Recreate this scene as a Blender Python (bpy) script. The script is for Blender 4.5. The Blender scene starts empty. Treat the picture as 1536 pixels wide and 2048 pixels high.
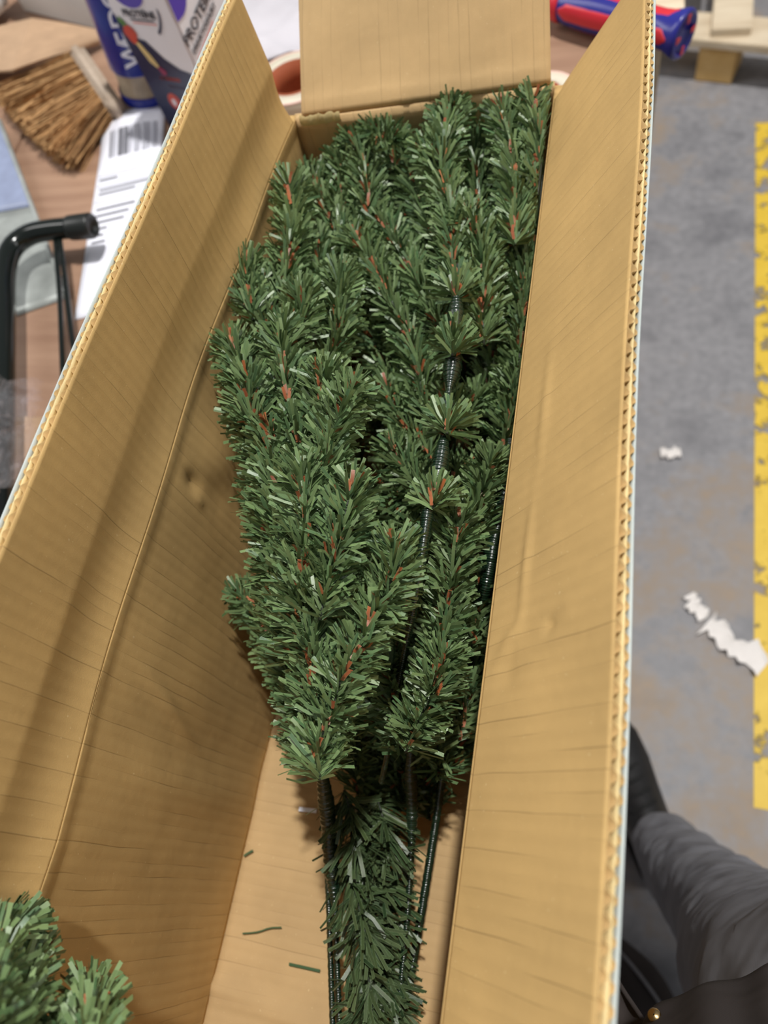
import bpy, bmesh, math, random
import numpy as np
from mathutils import Vector, Matrix, Quaternion

# ------------------------------------------------------------------ camera, world, lamps, exposure
SC = bpy.context.scene
COL = SC.collection
FPX, CXP, CYP = 1500.0, 768.0, 1024.0           # focal length and centre for a 1536 x 2048 frame
CAM_Z = 0.637                                    # camera above the workbench top (metres)
GROUND = -0.863                                  # workshop floor below the workbench top


def nrm(v):
    v = np.asarray(v, float)
    return v / np.linalg.norm(v)


_Y = nrm([632.0, -3224.0, FPX])
_N = nrm([350.0, (632.0 * 350.0 + FPX * FPX) / 3224.0, FPX])
_N = nrm(_N - _Y * _N.dot(_Y))
_X = np.cross(_N, _Y)


def P(px, py, z):
    """the point at height z that the photograph shows at pixel (px, py)"""
    p = np.array([px - CXP, py - CYP, FPX])
    r = np.array([p @ _X, p @ _Y, -(p @ _N)])
    return np.array([0, 0, CAM_Z]) + r * ((z - CAM_Z) / r[2])


cam = bpy.data.cameras.new('camera')
cam.sensor_fit = 'AUTO'
cam.sensor_width = 36.0
cam.lens = FPX / 2048.0 * 36.0
cam.clip_start = 0.02
cam.dof.use_dof = True
cam.dof.focus_distance = 0.43
cam.dof.aperture_fstop = 6.2
camo = bpy.data.objects.new('camera', cam)
COL.objects.link(camo)
rt = np.array([_X[0], _Y[0], -_N[0]])
dn = np.array([_X[1], _Y[1], -_N[1]])
fw = np.array([_X[2], _Y[2], -_N[2]])
camo.matrix_world = Matrix(((rt[0], -dn[0], -fw[0], 0), (rt[1], -dn[1], -fw[1], 0), (rt[2], -dn[2], -fw[2], CAM_Z), (0, 0, 0, 1)))
SC.camera = camo

world = bpy.data.worlds.new('world')
SC.world = world
world.use_nodes = True
world.node_tree.nodes['Background'].inputs[0].default_value = (0.93, 0.97, 1.0, 1)
world.node_tree.nodes['Background'].inputs[1].default_value = 0.27


def bay_lamp(name, loc, watts, size, target=(-0.1, 0.2, 0.1)):
    d = bpy.data.lights.new(name, 'AREA')
    d.shape = 'DISK'
    d.size = size
    d.energy = watts
    d.color = (1.0, 0.985, 0.95)
    o = bpy.data.objects.new(name, d)
    COL.objects.link(o)
    o.location = loc
    v = Vector(target) - Vector(loc)
    o.rotation_euler = v.to_track_quat('-Z', 'Y').to_euler()


bay_lamp('bay_lamp', (0.66, 1.35, 5.3), 300, 0.20)


def fill_lamp(name, loc, watts, sx, sy, target=(-0.1, 0.2, 0.1)):
    d = bpy.data.lights.new(name, 'AREA')
    d.shape = 'RECTANGLE'
    d.size, d.size_y = sx, sy
    d.energy = watts
    d.color = (1.0, 0.985, 0.96)
    o = bpy.data.objects.new(name, d)
    COL.objects.link(o)
    o.location = loc
    o.rotation_euler = (Vector(target) - Vector(loc)).to_track_quat('-Z', 'Y').to_euler()


fill_lamp('soft_fill', (-4.6, 0.8, 4.2), 140, 1.2, 5.0)  # added broad fill from the left to brighten the right flap; no fitting seen
fill_lamp('soft_fill', (5.0, 1.5, 4.2), 75, 1.2, 5.0)  # weaker fill added on the right to lift the left flap; no fitting seen
SC.view_settings.view_transform = 'Standard'
SC.view_settings.look = 'None'
SC.view_settings.exposure = 0.0
SC.view_settings.gamma = 1.0
SC.view_settings.use_curve_mapping = False

RNG = np.random.default_rng(7)
random.seed(7)


# ------------------------------------------------------------------ helpers: nodes and materials
def lin(r, g, b):
    f = lambda c: c / 12.92 if c <= 0.04045 else ((c + 0.055) / 1.055) ** 2.4
    return (f(r / 255), f(g / 255), f(b / 255), 1.0)


class NT:
    def __init__(self, name):
        self.m = bpy.data.materials.new(name)
        self.m.use_nodes = True
        self.t = self.m.node_tree
        self.bsdf = self.t.nodes['Principled BSDF']
        self.out = self.t.nodes['Material Output']

    def n(self, typ, ins=None, **props):
        nd = self.t.nodes.new(typ)
        for k, v in props.items():
            setattr(nd, k, v)
        for k, v in (ins or {}).items():
            if isinstance(v, bpy.types.NodeSocket):
                self.t.links.new(v, nd.inputs[k])
            else:
                nd.inputs[k].default_value = v
        return nd

    def math(self, op, a, b=0.0, c=0.0, clamp=False):
        nd = self.n('ShaderNodeMath', {0: a, 1: b, 2: c}, operation=op)
        nd.use_clamp = clamp
        return nd.outputs[0]

    def mix(self, f, a, b, blend='MIX'):
        nd = self.t.nodes.new('ShaderNodeMix')
        nd.data_type = 'RGBA'
        nd.blend_type = blend
        for s, v in (('Factor_Float', f), ('A_Color', a), ('B_Color', b)):
            sock = next(x for x in nd.inputs if x.identifier == s)
            if isinstance(v, bpy.types.NodeSocket):
                self.t.links.new(v, sock)
            else:
                sock.default_value = v
        return next(x for x in nd.outputs if x.identifier == 'Result_Color')

    def ramp(self, v, lo, hi, a=0.0, b=1.0):
        return self.n('ShaderNodeMapRange', {0: v, 1: lo, 2: hi, 3: a, 4: b}).outputs[0]

    def noise(self, vec, scale, detail=3.0, rough=0.55, col=False):
        nd = self.n('ShaderNodeTexNoise', {'Vector': vec, 'Scale': scale, 'Detail': detail, 'Roughness': rough})
        return nd.outputs['Color' if col else 'Fac']

    def co(self, which='Object'):
        return self.n('ShaderNodeTexCoord').outputs[which]

    def scale(self, vec, s):
        return self.n('ShaderNodeVectorMath', {0: vec, 1: s}, operation='MULTIPLY').outputs[0]

    def set(self, **kw):
        for k, v in kw.items():
            k = k.replace('_', ' ')
            if isinstance(v, bpy.types.NodeSocket):
                self.t.links.new(v, self.bsdf.inputs[k])
            else:
                self.bsdf.inputs[k].default_value = v
        return self

    def bump(self, h, dist, strength=1.0):
        nd = self.n('ShaderNodeBump', {'Strength': strength, 'Distance': dist, 'Height': h})
        self.t.links.new(nd.outputs[0], self.bsdf.inputs['Normal'])
        return nd


def plain(name, rgb, rough=0.5, metallic=0.0, var=0.08, vscale=30.0, bump=0.0, bscale=200.0, spec=0.5):
    k = NT(name)
    c = k.co()
    f = k.noise(c, vscale)
    base = lin(*rgb)
    dark = tuple(x * (1 - 2 * var) for x in base[:3]) + (1,)
    lite = tuple(min(1, x * (1 + 2 * var)) for x in base[:3]) + (1,)
    k.set(Base_Color=k.mix(k.ramp(f, 0.3, 0.7), dark, lite), Roughness=rough, Metallic=metallic)
    k.bsdf.inputs['Specular IOR Level'].default_value = spec
    if bump:
        k.bump(k.noise(c, bscale, 4.0), bump)
    return k.m


def cardboard(name, rgb, line=0.42, pitch=0.0079, lines=True):
    """kraft liner: UV in metres, U across the flutes"""
    k = NT(name)
    uv = k.co('UV')
    sep = k.n('ShaderNodeSeparateXYZ', {0: uv})
    u, v = sep.outputs[0], sep.outputs[1]
    wob = k.math('MULTIPLY', k.math('SUBTRACT', k.noise(uv, 9.0, 2.0), 0.5), 0.006)
    ph = k.math('FRACT', k.math('DIVIDE', k.math('ADD', u, wob), pitch))
    d = k.math('ABSOLUTE', k.math('SUBTRACT', ph, 0.5))
    thin = k.ramp(d, 0.0, 0.06, 1.0, 0.0)
    thin = k.math('MAXIMUM', thin, 0.0)
    mask = k.noise(k.scale(uv, (900.0, 60.0, 1.0)), 0.14, 3.0)
    mask = k.math('MAXIMUM', k.math('MINIMUM', k.ramp(mask, 0.46, 0.62), 1.0), 0.0)
    ln = k.math('MULTIPLY', thin, mask)
    swell = k.math('COSINE', k.math('MULTIPLY', ph, 6.2832))
    fib = k.noise(k.scale(uv, (1.0, 1.0, 1.0)), 1400.0, 4.0, 0.7)
    blot = k.noise(uv, 14.0, 4.0)
    base = lin(*rgb)
    dk = tuple(x * 0.86 for x in base[:3]) + (1,)
    lt = tuple(min(1, x * 1.10) for x in base[:3]) + (1,)
    c = k.mix(k.ramp(blot, 0.3, 0.7), dk, lt)
    c = k.mix(k.math('MULTIPLY', k.ramp(fib, 0.35, 0.75), 0.30), c, tuple(x * 0.72 for x in base[:3]) + (1,))
    speck = k.ramp(k.noise(uv, 420.0, 2.0), 0.70, 0.76)
    c = k.mix(k.math('MULTIPLY', k.math('MINIMUM', k.math('MAXIMUM', speck, 0.0), 1.0), 0.35), c, lin(245, 225, 180))
    if lines:
        c = k.mix(k.math('MULTIPLY', ln, line), c, tuple(x * 0.40 for x in base[:3]) + (1,))
    k.set(Base_Color=c, Roughness=0.72)
    k.bsdf.inputs['Specular IOR Level'].default_value = 0.3
    h = k.math('ADD', k.math('MULTIPLY', fib, 0.35), k.math('MULTIPLY', swell, 0.22 if lines else 0.0))
    h = k.math('SUBTRACT', h, k.math('MULTIPLY', ln, 0.5))
    h = k.math('ADD', h, k.math('MULTIPLY', k.noise(uv, 30.0, 3.0), 1.6))
    k.bump(h, 0.0006, 0.7)
    return k.m


def needle_mat():
    k = NT('pvc_needle')
    at = k.n('ShaderNodeAttribute', attribute_name='tint')
    uv = k.n('ShaderNodeSeparateXYZ', {0: k.co('UV')})
    e = k.math('ABSOLUTE', k.math('SUBTRACT', uv.outputs[0], 0.5))
    edge = k.math('MULTIPLY', k.math('MAXIMUM', k.ramp(e, 0.40, 0.47), 0.0), 0.55)
    c = k.mix(edge, at.outputs['Color'], lin(150, 176, 128))
    ribs = k.math('SINE', k.math('MULTIPLY', uv.outputs[1], 260.0))
    k.set(Base_Color=c, Roughness=0.29)
    k.bsdf.inputs['Specular IOR Level'].default_value = 0.6
    k.bump(ribs, 0.00006, 0.6)
    return k.m


def bristle_mat():
    k = NT('dull_brown_bristle')
    at = k.n('ShaderNodeAttribute', attribute_name='tint')
    k.set(Base_Color=at.outputs['Color'], Roughness=0.85)
    k.bsdf.inputs['Specular IOR Level'].default_value = 0.15
    return k.m


def wrapped_rod_mat():
    k = NT('thread_wrapped_wire')
    uv = k.n('ShaderNodeSeparateXYZ', {0: k.co('UV')})
    ph = k.math('ADD', k.math('MULTIPLY', uv.outputs[1], 4200.0), k.math('MULTIPLY', k.noise(k.co(), 260.0, 2.0), 5.0))
    w = k.math('SINE', ph)
    k.set(Base_Color=k.mix(k.ramp(w, -1, 1), lin(10, 24, 15), lin(26, 50, 33)), Roughness=0.25)
    k.bsdf.inputs['Specular IOR Level'].default_value = 0.8
    k.bsdf.inputs['Coat Weight'].default_value = 0.3
    k.bsdf.inputs['Coat Roughness'].default_value = 0.2
    k.bump(w, 0.00012, 0.9)
    return k.m


def floor_mat():
    k = NT('worn_painted_concrete')
    c = k.co()
    big = k.noise(c, 1.6, 4.0)
    mid = k.noise(c, 9.0, 5.0, 0.62)
    fine = k.noise(c, 45.0, 4.0)
    worn = k.math('MAXIMUM', k.math('MINIMUM', k.ramp(k.math('ADD', k.math('MULTIPLY', big, 0.45), k.math('MULTIPLY', mid, 0.55)), 0.48, 0.60), 1.0), 0.0)
    g = k.mix(k.ramp(fine, 0.3, 0.7), lin(126, 125, 128), lin(146, 144, 147))
    g = k.mix(k.ramp(mid, 0.25, 0.5), lin(106, 105, 109), g)
    t = k.mix(k.ramp(fine, 0.3, 0.7), lin(162, 140, 116), lin(142, 128, 114))
    k.set(Base_Color=k.mix(k.math('MULTIPLY', worn, 0.8), g, t), Roughness=k.ramp(mid, 0.2, 0.8, 0.42, 0.75))
    k.bump(k.math('ADD', mid, k.math('MULTIPLY', fine, 0.4)), 0.002, 0.4)
    return k.m


def yellow_mat():
    k = NT('worn_yellow_floor_paint')
    c = k.co()
    f = k.math('ADD', k.math('MULTIPLY', k.noise(c, 22.0, 5.0, 0.65), 0.6), k.math('MULTIPLY', k.noise(c, 4.0, 3.0), 0.4))
    keep = k.math('MAXIMUM', k.math('MINIMUM', k.ramp(f, 0.572, 0.53), 1.0), 0.0)
    k.set(Base_Color=k.mix(k.noise(c, 30.0), lin(214, 176, 44), lin(236, 200, 70)), Roughness=0.55, Alpha=keep)
    return k.m


def wood(name, a, b, rough=0.55, along=(1.0, 14.0, 14.0), sc=6.0):
    k = NT(name)
    v = k.scale(k.co(), along)
    f = k.noise(v, sc, 5.0, 0.6)
    f2 = k.noise(k.co(), 4.0, 3.0)
    c = k.mix(k.ramp(f, 0.3, 0.7), lin(*a), lin(*b))
    c = k.mix(k.math('MULTIPLY', k.ramp(f2, 0.4, 0.75), 0.25), c, tuple(x * 0.7 for x in lin(*a)[:3]) + (1,))
    k.set(Base_Color=c, Roughness=rough)
    k.bump(f, 0.0008, 0.5)
    return k.m


def cloth(name, a, b, pitch=700.0):
    k = NT(name)
    c = k.co()
    w = k.n('ShaderNodeTexWave', {'Vector': c, 'Scale': pitch * 0.16, 'Distortion': 1.5}, wave_type='BANDS', bands_direction='DIAGONAL').outputs['Fac']
    f = k.noise(c, 7.0, 4.0)
    col = k.mix(k.ramp(f, 0.3, 0.7), lin(*a), lin(*b))
    col = k.mix(k.math('MULTIPLY', w, 0.16), col, tuple(min(1, x * 1.8) for x in lin(*b)[:3]) + (1,))
    k.set(Base_Color=col, Roughness=0.9)
    k.bsdf.inputs['Specular IOR Level'].default_value = 0.2
    h = k.math('ADD', k.math('MULTIPLY', w, 0.004), k.noise(k.scale(c, (1.0, 1.0, 1.6)), 13.0, 2.0))
    k.bump(h, 0.006, 0.7)
    return k.m


def clear_film(name, rough=0.08):
    k = NT(name)
    k.set(Base_Color=(0.95, 0.93, 0.96, 1), Roughness=rough, IOR=1.35)
    t = k.n('ShaderNodeBsdfTransparent', {'Color': (0.97, 0.96, 0.97, 1)})
    mx = k.n('ShaderNodeMixShader', {0: 0.05, 1: t.outputs[0], 2: k.bsdf.outputs[0]})
    k.t.links.new(mx.outputs[0], k.out.inputs[0])
    k.bump(k.noise(k.co(), 60.0, 3.0), 0.004, 0.7)
    return k.m


M = {}
M['kraft'] = cardboard('kraft_liner', (198, 163, 106))
M['kraft_pale'] = cardboard('kraft_liner_pale', (205, 172, 124), line=0.35)
M['kraft_base'] = cardboard('kraft_liner_base', (190, 158, 112), line=0.35)
M['fluting'] = plain('kraft_fluting', (188, 156, 104), 0.85, var=0.05)
M['flute'] = plain('pale_liner_edge', (226, 204, 150), 0.8, var=0.05)
M['white_liner'] = plain('white_coated_liner', (190, 198, 195), 0.35, var=0.02)
M['needle'] = needle_mat()
M['rod'] = wrapped_rod_mat()
M['wire'] = plain('dark_twisted_wire', (40, 46, 34), 0.5)
M['floor'] = floor_mat()
M['yellow'] = yellow_mat()
M['bench'] = wood('brown_plywood', (146, 112, 90), (168, 134, 110), 0.5, (1.0, 10.0, 10.0))
M['pine'] = wood('pallet_pine', (196, 176, 148), (222, 206, 180), 0.75, (1.0, 9.0, 9.0))
M['pine_block'] = wood('pressed_wood_block', (200, 160, 96), (220, 184, 124), 0.8, (1, 1, 1), 20)
M['brush_wood'] = wood('greyed_brush_wood', (176, 156, 136), (192, 174, 156), 0.7)
M['bristle'] = bristle_mat()
M['galv'] = plain('galvanised_sheet', (176, 180, 176), 0.42, metallic=0.55, var=0.12, vscale=26)
M['blue_plastic'] = plain('pale_blue_plastic', (138, 147, 174), 0.35)
M['black_steel'] = plain('dark_green_black_enamel', (14, 20, 17), 0.16, var=0.02)
M['black_rubber'] = plain('black_plastic_cap', (24, 27, 25), 0.38, var=0.03)
M['film'] = clear_film('clear_plastic_film')
M['paper'] = plain('white_label_paper', (236, 236, 246), 0.6, var=0.015, vscale=6)
M['ink'] = plain('grey_print', (112, 112, 120), 0.6, var=0.02)
M['ink_lite'] = plain('pale_grey_print', (176, 176, 186), 0.6, var=0.02)
M['white_card'] = plain('white_cardboard', (240, 238, 233), 0.55, var=0.02, vscale=8, bump=0.001, bscale=12)
M['kraft_plain'] = cardboard('brown_carton_paper', (184, 152, 122), lines=False)
M['royal'] = plain('royal_blue_film', (20, 40, 140), 0.22, var=0.05, vscale=20)
M['clear_wall'] = plain('cloudy_clear_plastic', (168, 152, 130), 0.2, var=0.1, vscale=40)
M['navy'] = plain('navy_print', (26, 34, 72), 0.3, var=0.05, vscale=12)
M['carton_white'] = plain('white_carton_board', (238, 236, 240), 0.32, var=0.01)
M['violet'] = plain('violet_print', (84, 64, 176), 0.3, var=0.03)
M['red_print'] = plain('red_print', (204, 74, 52), 0.4, var=0.04)
M['white_print'] = plain('white_print', (238, 240, 250), 0.4, var=0.01)
M['black_print'] = plain('black_print', (36, 36, 50), 0.4, var=0.01)
M['pink_print'] = plain('pink_print', (236, 168, 160), 0.4, var=0.02)
M['green_print'] = plain('leaf_green_print', (92, 142, 64), 0.4, var=0.1)
M['banana'] = plain('cream_fruit_print', (226, 200, 136), 0.4, var=0.06)
M['magenta'] = plain('raspberry_print', (150, 40, 84), 0.4, var=0.1)
M['tape_white'] = plain('tape_roll_side', (214, 206, 186), 0.5, var=0.03)
M['tape_pink'] = plain('pale_pink_tape', (246, 206, 192), 0.35, var=0.02)
M['tape_core'] = plain('reddish_brown_core', (166, 84, 48), 0.7, var=0.08)
M['grip_red'] = plain('red_grip_plastic', (206, 42, 56), 0.3, var=0.03)
M['grip_blue'] = plain('blue_grip_plastic', (40, 42, 132), 0.26, var=0.03)
M['trouser'] = cloth('charcoal_work_cloth', (100, 100, 105), (124, 124, 129), 2600)
M['jacket'] = cloth('black_jacket_cloth', (44, 40, 40), (60, 54, 52), 3000)
M['shoe'] = plain('black_shoe_leather', (22, 21, 22), 0.45, var=0.1, bump=0.0006, bscale=90)
M['sole'] = plain('black_rubber_sole', (30, 29, 29), 0.8)
M['lace'] = plain('black_lace', (14, 14, 14), 0.8)
M['skin'] = plain('skin', (206, 160, 132), 0.5)
M['brass'] = plain('brass_stud', (190, 160, 110), 0.25, metallic=1.0, var=0.02)
M['grey_stripe'] = plain('grey_piping', (120, 120, 124), 0.6)
M['packing'] = plain('greyish_packing_paper', (196, 192, 198), 0.6, var=0.04, vscale=9)
M['scrap'] = plain('white_torn_paper', (232, 226, 222), 0.7, var=0.03, bump=0.002, bscale=60)


# ------------------------------------------------------------------ helpers: objects
LOC = {}


def tag(o, label=None, cat=None, group=None, kind=None):
    if label: o['label'] = label
    if cat: o['category'] = cat
    if group: o['group'] = group
    if kind: o['kind'] = kind
    return o


def thing(name, loc, label, cat, group=None):
    o = bpy.data.objects.new(name, None)
    o.empty_display_size = 0.02
    COL.objects.link(o)
    o.location = [float(x) for x in loc]
    LOC[o.name] = np.asarray(loc, float)
    return tag(o, label, cat, group)


def add(name, verts, faces, m, parent=None, uvs=None, smooth=False, loc=None):
    """one mesh object; verts are in world space, stored relative to its thing's base"""
    base = LOC[parent.name] if parent is not None else (np.asarray(loc, float) if loc is not None else np.zeros(3))
    me = bpy.data.meshes.new(name)
    v = np.asarray(verts, float) - base
    me.from_pydata(v.tolist(), [], [list(map(int, f)) for f in faces])
    if uvs is not None:
        lay = me.uv_layers.new(name='UVMap')
        idx = np.empty(len(me.loops), dtype=np.int32)
        me.loops.foreach_get('vertex_index', idx)
        lay.data.foreach_set('uv', np.asarray(uvs, np.float32)[idx].ravel())
    if smooth:
        me.polygons.foreach_set('use_smooth', [True] * len(me.polygons))
    me.materials.append(m)
    me.validate()
    me.update()
    o = bpy.data.objects.new(name, me)
    COL.objects.link(o)
    if parent is not None:
        o.parent = parent
    elif loc is not None:
        o.location = [float(x) for x in loc]
    LOC[o.name] = base
    return o


def frame(x, up=(0, 0, 1)):
    x = nrm(x)
    y = np.cross(up, x)
    y = nrm(y)
    return x, y, np.cross(x, y)


def box_geo(o, ax, ay, az, bev=0.002, seg=2):
    """a box from corner o along three edge vectors, bevelled"""
    o, ax, ay, az = [np.asarray(q, float) for q in (o, ax, ay, az)]
    bm = bmesh.new()
    vs = [bm.verts.new(o + i * ax + j * ay + k * az) for k in (0, 1) for j in (0, 1) for i in (0, 1)]
    for f in ((0, 2, 3, 1), (4, 5, 7, 6), (0, 1, 5, 4), (2, 6, 7, 3), (0, 4, 6, 2), (1, 3, 7, 5)):
        bm.faces.new([vs[i] for i in f])
    bmesh.ops.recalc_face_normals(bm, faces=bm.faces)
    if bev:
        bmesh.ops.bevel(bm, geom=list(bm.edges), offset=bev, segments=seg, affect='EDGES', clamp_overlap=True)
    bm.verts.index_update()
    v = np.array([list(q.co) for q in bm.verts])
    f = [[q.index for q in p.verts] for p in bm.faces]
    bm.free()
    return v, f


def spline(pts, n):
    """Catmull-Rom through the points, n samples evenly by length"""
    p = np.asarray(pts, float)
    q = np.vstack([2 * p[0] - p[1], p, 2 * p[-1] - p[-2]])
    out = []
    for i in range(len(p) - 1):
        a, b, c, d = q[i:i + 4]
        for t in np.linspace(0, 1, 24, endpoint=False):
            out.append(0.5 * (2 * b + (c - a) * t + (2 * a - 5 * b + 4 * c - d) * t * t + (3 * b - a - 3 * c + d) * t ** 3))
    out.append(p[-1])
    out = np.array(out)
    s = np.concatenate([[0], np.cumsum(np.linalg.norm(np.diff(out, axis=0), axis=1))])
    u = np.linspace(0, s[-1], n)
    return np.stack([np.interp(u, s, out[:, k]) for k in range(3)], 1)


def tube_geo(pts, rad, seg=10, cap=True):
    pts = np.asarray(pts, float)
    n = len(pts)
    rad = np.broadcast_to(np.asarray(rad, float), (n,))
    tan = np.gradient(pts, axis=0)
    tan /= np.linalg.norm(tan, axis=1)[:, None]
    ref = np.array([0, 0, 1.0]) if abs(tan[0][2]) < 0.9 else np.array([1.0, 0, 0])
    s = nrm(np.cross(ref, tan[0]))
    v, uv, L = [], [], 0.0
    for i in range(n):
        s = nrm(s - tan[i] * s.dot(tan[i]))
        b = np.cross(tan[i], s)
        if i: L += np.linalg.norm(pts[i] - pts[i - 1])
        for k in range(seg):
            a = 2 * math.pi * k / seg
            v.append(pts[i] + rad[i] * (s * math.cos(a) + b * math.sin(a)))
            uv.append((k / seg, L))
    f = [(i * seg + k, i * seg + (k + 1) % seg, (i + 1) * seg + (k + 1) % seg, (i + 1) * seg + k) for i in range(n - 1) for k in range(seg)]
    if cap:
        f.append(tuple(range(seg))[::-1])
        f.append(tuple((n - 1) * seg + k for k in range(seg)))
    return np.array(v), f, np.array(uv)


def lathe_geo(o, axis, prof, seg=28, ref=(0, 0, 1)):
    """prof: (distance along axis, radius)"""
    o = np.asarray(o, float)
    a = nrm(axis)
    ref = np.asarray(ref, float)
    if abs(a.dot(ref)) > 0.95: ref = np.array([1.0, 0, 0])
    s = nrm(np.cross(ref, a))
    b = np.cross(a, s)
    v = [o + a * d + r * (s * math.cos(2 * math.pi * k / seg) + b * math.sin(2 * math.pi * k / seg)) for d, r in prof for k in range(seg)]
    n = len(prof)
    f = [(i * seg + k, i * seg + (k + 1) % seg, (i + 1) * seg + (k + 1) % seg, (i + 1) * seg + k) for i in range(n - 1) for k in range(seg)]
    return np.array(v), f


def sheet_geo(fn, us, vs, thick):
    """solid sheet: fn(u, v) -> point on the front face; the back lies thick behind; UVs in the units of u, v"""
    us, vs = np.asarray(us, float), np.asarray(vs, float)
    nu, nv = len(us), len(vs)
    g = np.array([[fn(u, v) for v in vs] for u in us])
    du, dv = np.gradient(g, axis=0), np.gradient(g, axis=1)
    nn = np.cross(du, dv)
    nn /= np.linalg.norm(nn, axis=2)[:, :, None]
    back = g - nn * thick
    v = np.vstack([g.reshape(-1, 3), back.reshape(-1, 3)])
    uv = np.array([(u, w) for u in us for w in vs] * 2)
    o = nu * nv
    f = []
    for i in range(nu - 1):
        for j in range(nv - 1):
            a, b, c, d = i * nv + j, (i + 1) * nv + j, (i + 1) * nv + j + 1, i * nv + j + 1
            f += [(a, b, c, d), (o + a, o + d, o + c, o + b)]
    for i in range(nu - 1):
        a, b = i * nv, (i + 1) * nv
        f += [(a, o + a, o + b, b), (a + nv - 1, b + nv - 1, o + b + nv - 1, o + a + nv - 1)]
    for j in range(nv - 1):
        a, b = j, j + 1
        f += [(a, b, o + b, o + a)]
        a, b = (nu - 1) * nv + j, (nu - 1) * nv + j + 1
        f += [(a, o + a, o + b, b)]
    return v, f, uv


def poly_plate(pts, t, up=(0, 0, 1)):
    """a thin solid plate with outline pts, t thick along up"""
    p = np.asarray(pts, float)
    n = len(p)
    u = nrm(up) * t
    v = np.vstack([p, p + u])
    f = [tuple(range(n))[::-1], tuple(range(n, 2 * n))] + [(i, (i + 1) % n, n + (i + 1) % n, n + i) for i in range(n)]
    return v, f


def lettering(name, s, m, parent, origin, xdir, ydir, height, depth=0.0004, bold=0.0):
    """flat print: text set along xdir with its tops towards ydir"""
    c = bpy.data.curves.new(name, 'FONT')
    c.body = s
    c.size = height * 1.4
    c.extrude = depth
    c.offset = bold
    c.materials.append(m)
    o = bpy.data.objects.new(name, c)
    COL.objects.link(o)
    o.parent = parent
    x = nrm(xdir)
    y = nrm(np.asarray(ydir, float) - x * np.dot(x, ydir))
    z = np.cross(x, y)
    p = np.asarray(origin, float) - LOC[parent.name]
    o.matrix_local = Matrix(((x[0], y[0], z[0], p[0]), (x[1], y[1], z[1], p[1]), (x[2], y[2], z[2], p[2]), (0, 0, 0, 1)))
    me = bpy.data.meshes.new_from_object(o.evaluated_get(bpy.context.evaluated_depsgraph_get()))
    mo = bpy.data.objects.new(name, me)
    COL.objects.link(mo)
    mo.parent = parent
    mo.matrix_local = o.matrix_local.copy()
    bpy.data.objects.remove(o)
    LOC[mo.name] = LOC[parent.name]
    return mo


# ------------------------------------------------------------------ the setting
flo = add('floor', [(-7, -6, GROUND), (7, -6, GROUND), (7, 8, GROUND), (-7, 8, GROUND)], [(0, 1, 2, 3)], M['floor'])
tag(flo, kind='structure')
a, b = P(1511, 247, GROUND), P(1507, 1615, GROUND)
d = nrm(b - a)
w = np.array([-d[1], d[0], 0]) * 0.1
if w[0] < 0: w = -w
v, f = poly_plate([a, a + w, b + w, b], 0.0012)
add('floor_marking', v, f, M['yellow'], flo)

bw = add('wall_back', *box_geo((-7, 7.9, GROUND), (14, 0, 0), (0, 0.1, 0), (0, 0, 3.2), 0), plain('grey_block_wall', (150, 150, 146), 0.8))
tag(bw, kind='structure')

# ------------------------------------------------------------------ workbench
BX1 = -0.022
bench = thing('workbench', (-0.6, 0.3, GROUND), 'brown wooden workbench under the open carton, cluttered with packing tools', 'workbench')
for i in range(6):
    x0, x1 = -1.75 + i * 0.288, -1.75 + (i + 1) * 0.288 - 0.0025
    x1 = min(x1, BX1)
    v, f = box_geo((x0, -0.75, -0.0485), (x1 - x0, 0, 0), (0, 2.6, 0), (0, 0, 0.040), 0.0015)
    add('plank', v, f, M['bench'], bench)
for x, y in ((-1.68, -0.68), (-0.12, -0.68), (-1.68, 1.72), (-0.12, 1.62)):
    v, f = box_geo((x, y, GROUND), (0.07, 0, 0), (0, 0.07, 0), (0, 0, 0.8145 - 0.0), 0.003)
    add('leg', v, f, M['pine'], bench)
v, f = box_geo((-0.4, 1.135, -0.095), (0.485, 0, 0), (0, 0.1, 0), (0, 0, 0.046), 0.003)
add('cross_rail', v, f, M['pine'], bench)
v, f = box_geo((0.012, 1.155, GROUND), (0.05, 0, 0), (0, 0.06, 0), (0, 0, 0.768), 0.003)
add('leg', v, f, M['pine'], bench)

# ------------------------------------------------------------------ the open carton
BT = 0.0072                       # double wall board
XL, XR, HB = -0.2514, -0.0443, 0.262
YN = -0.40
FLAP = 0.1035


def yfar(x):
    return 0.525 + (x - XL) / (XR - XL) * 0.018


def bulge(y):
    t = np.clip((y + 0.02) / 0.54, 0, 1)
    return 0.0105 * np.sin(np.pi * t)


def gauss(u, v, u0, v0, su, sv):
    return math.exp(-((u - u0) / su) ** 2 - ((v - v0) / sv) ** 2)


carton = thing('cardboard_box', (-0.15, 0.07, -0.0075), 'long open brown corrugated cardboard box holding the folded artificial tree', 'box')
ys = np.linspace(YN, 0.531, 330)


def left_wall(u, v):              # u along the box, v up
    x = XL - bulge(u) * (v / HB) ** 1.3
    x += 0.004 * gauss(u, v, 0.235, 0.205, 0.022, 0.028) - 0.002 * gauss(u, v, 0.215, 0.20, 0.012, 0.02)
    x += 0.003 * gauss(u, v, 0.02, 0.12, 0.015, 0.08) - 0.0025 * gauss(u, v, 0.05, 0.10, 0.02, 0.09)
    x -= 0.0036 * gauss(u, v, 0.208, 0.226, 0.0055, 0.010) - 0.0022 * gauss(u, v, 0.200, 0.216, 0.003, 0.008)
    w_ = u - 0.066 - (v - 0.18) * 0.35
    x += 0.0022 * math.exp(-(w_ / 0.006) ** 2 - ((v - 0.175) / 0.045) ** 2)
    x += 0.0012 * math.sin(u * 31 + v * 9) * (v / HB)
    r = max(0.0, v - (HB - 0.012)) / 0.012
    return np.array([x + 0.0016 * math.sin(r * math.pi / 2), u, v])


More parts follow.
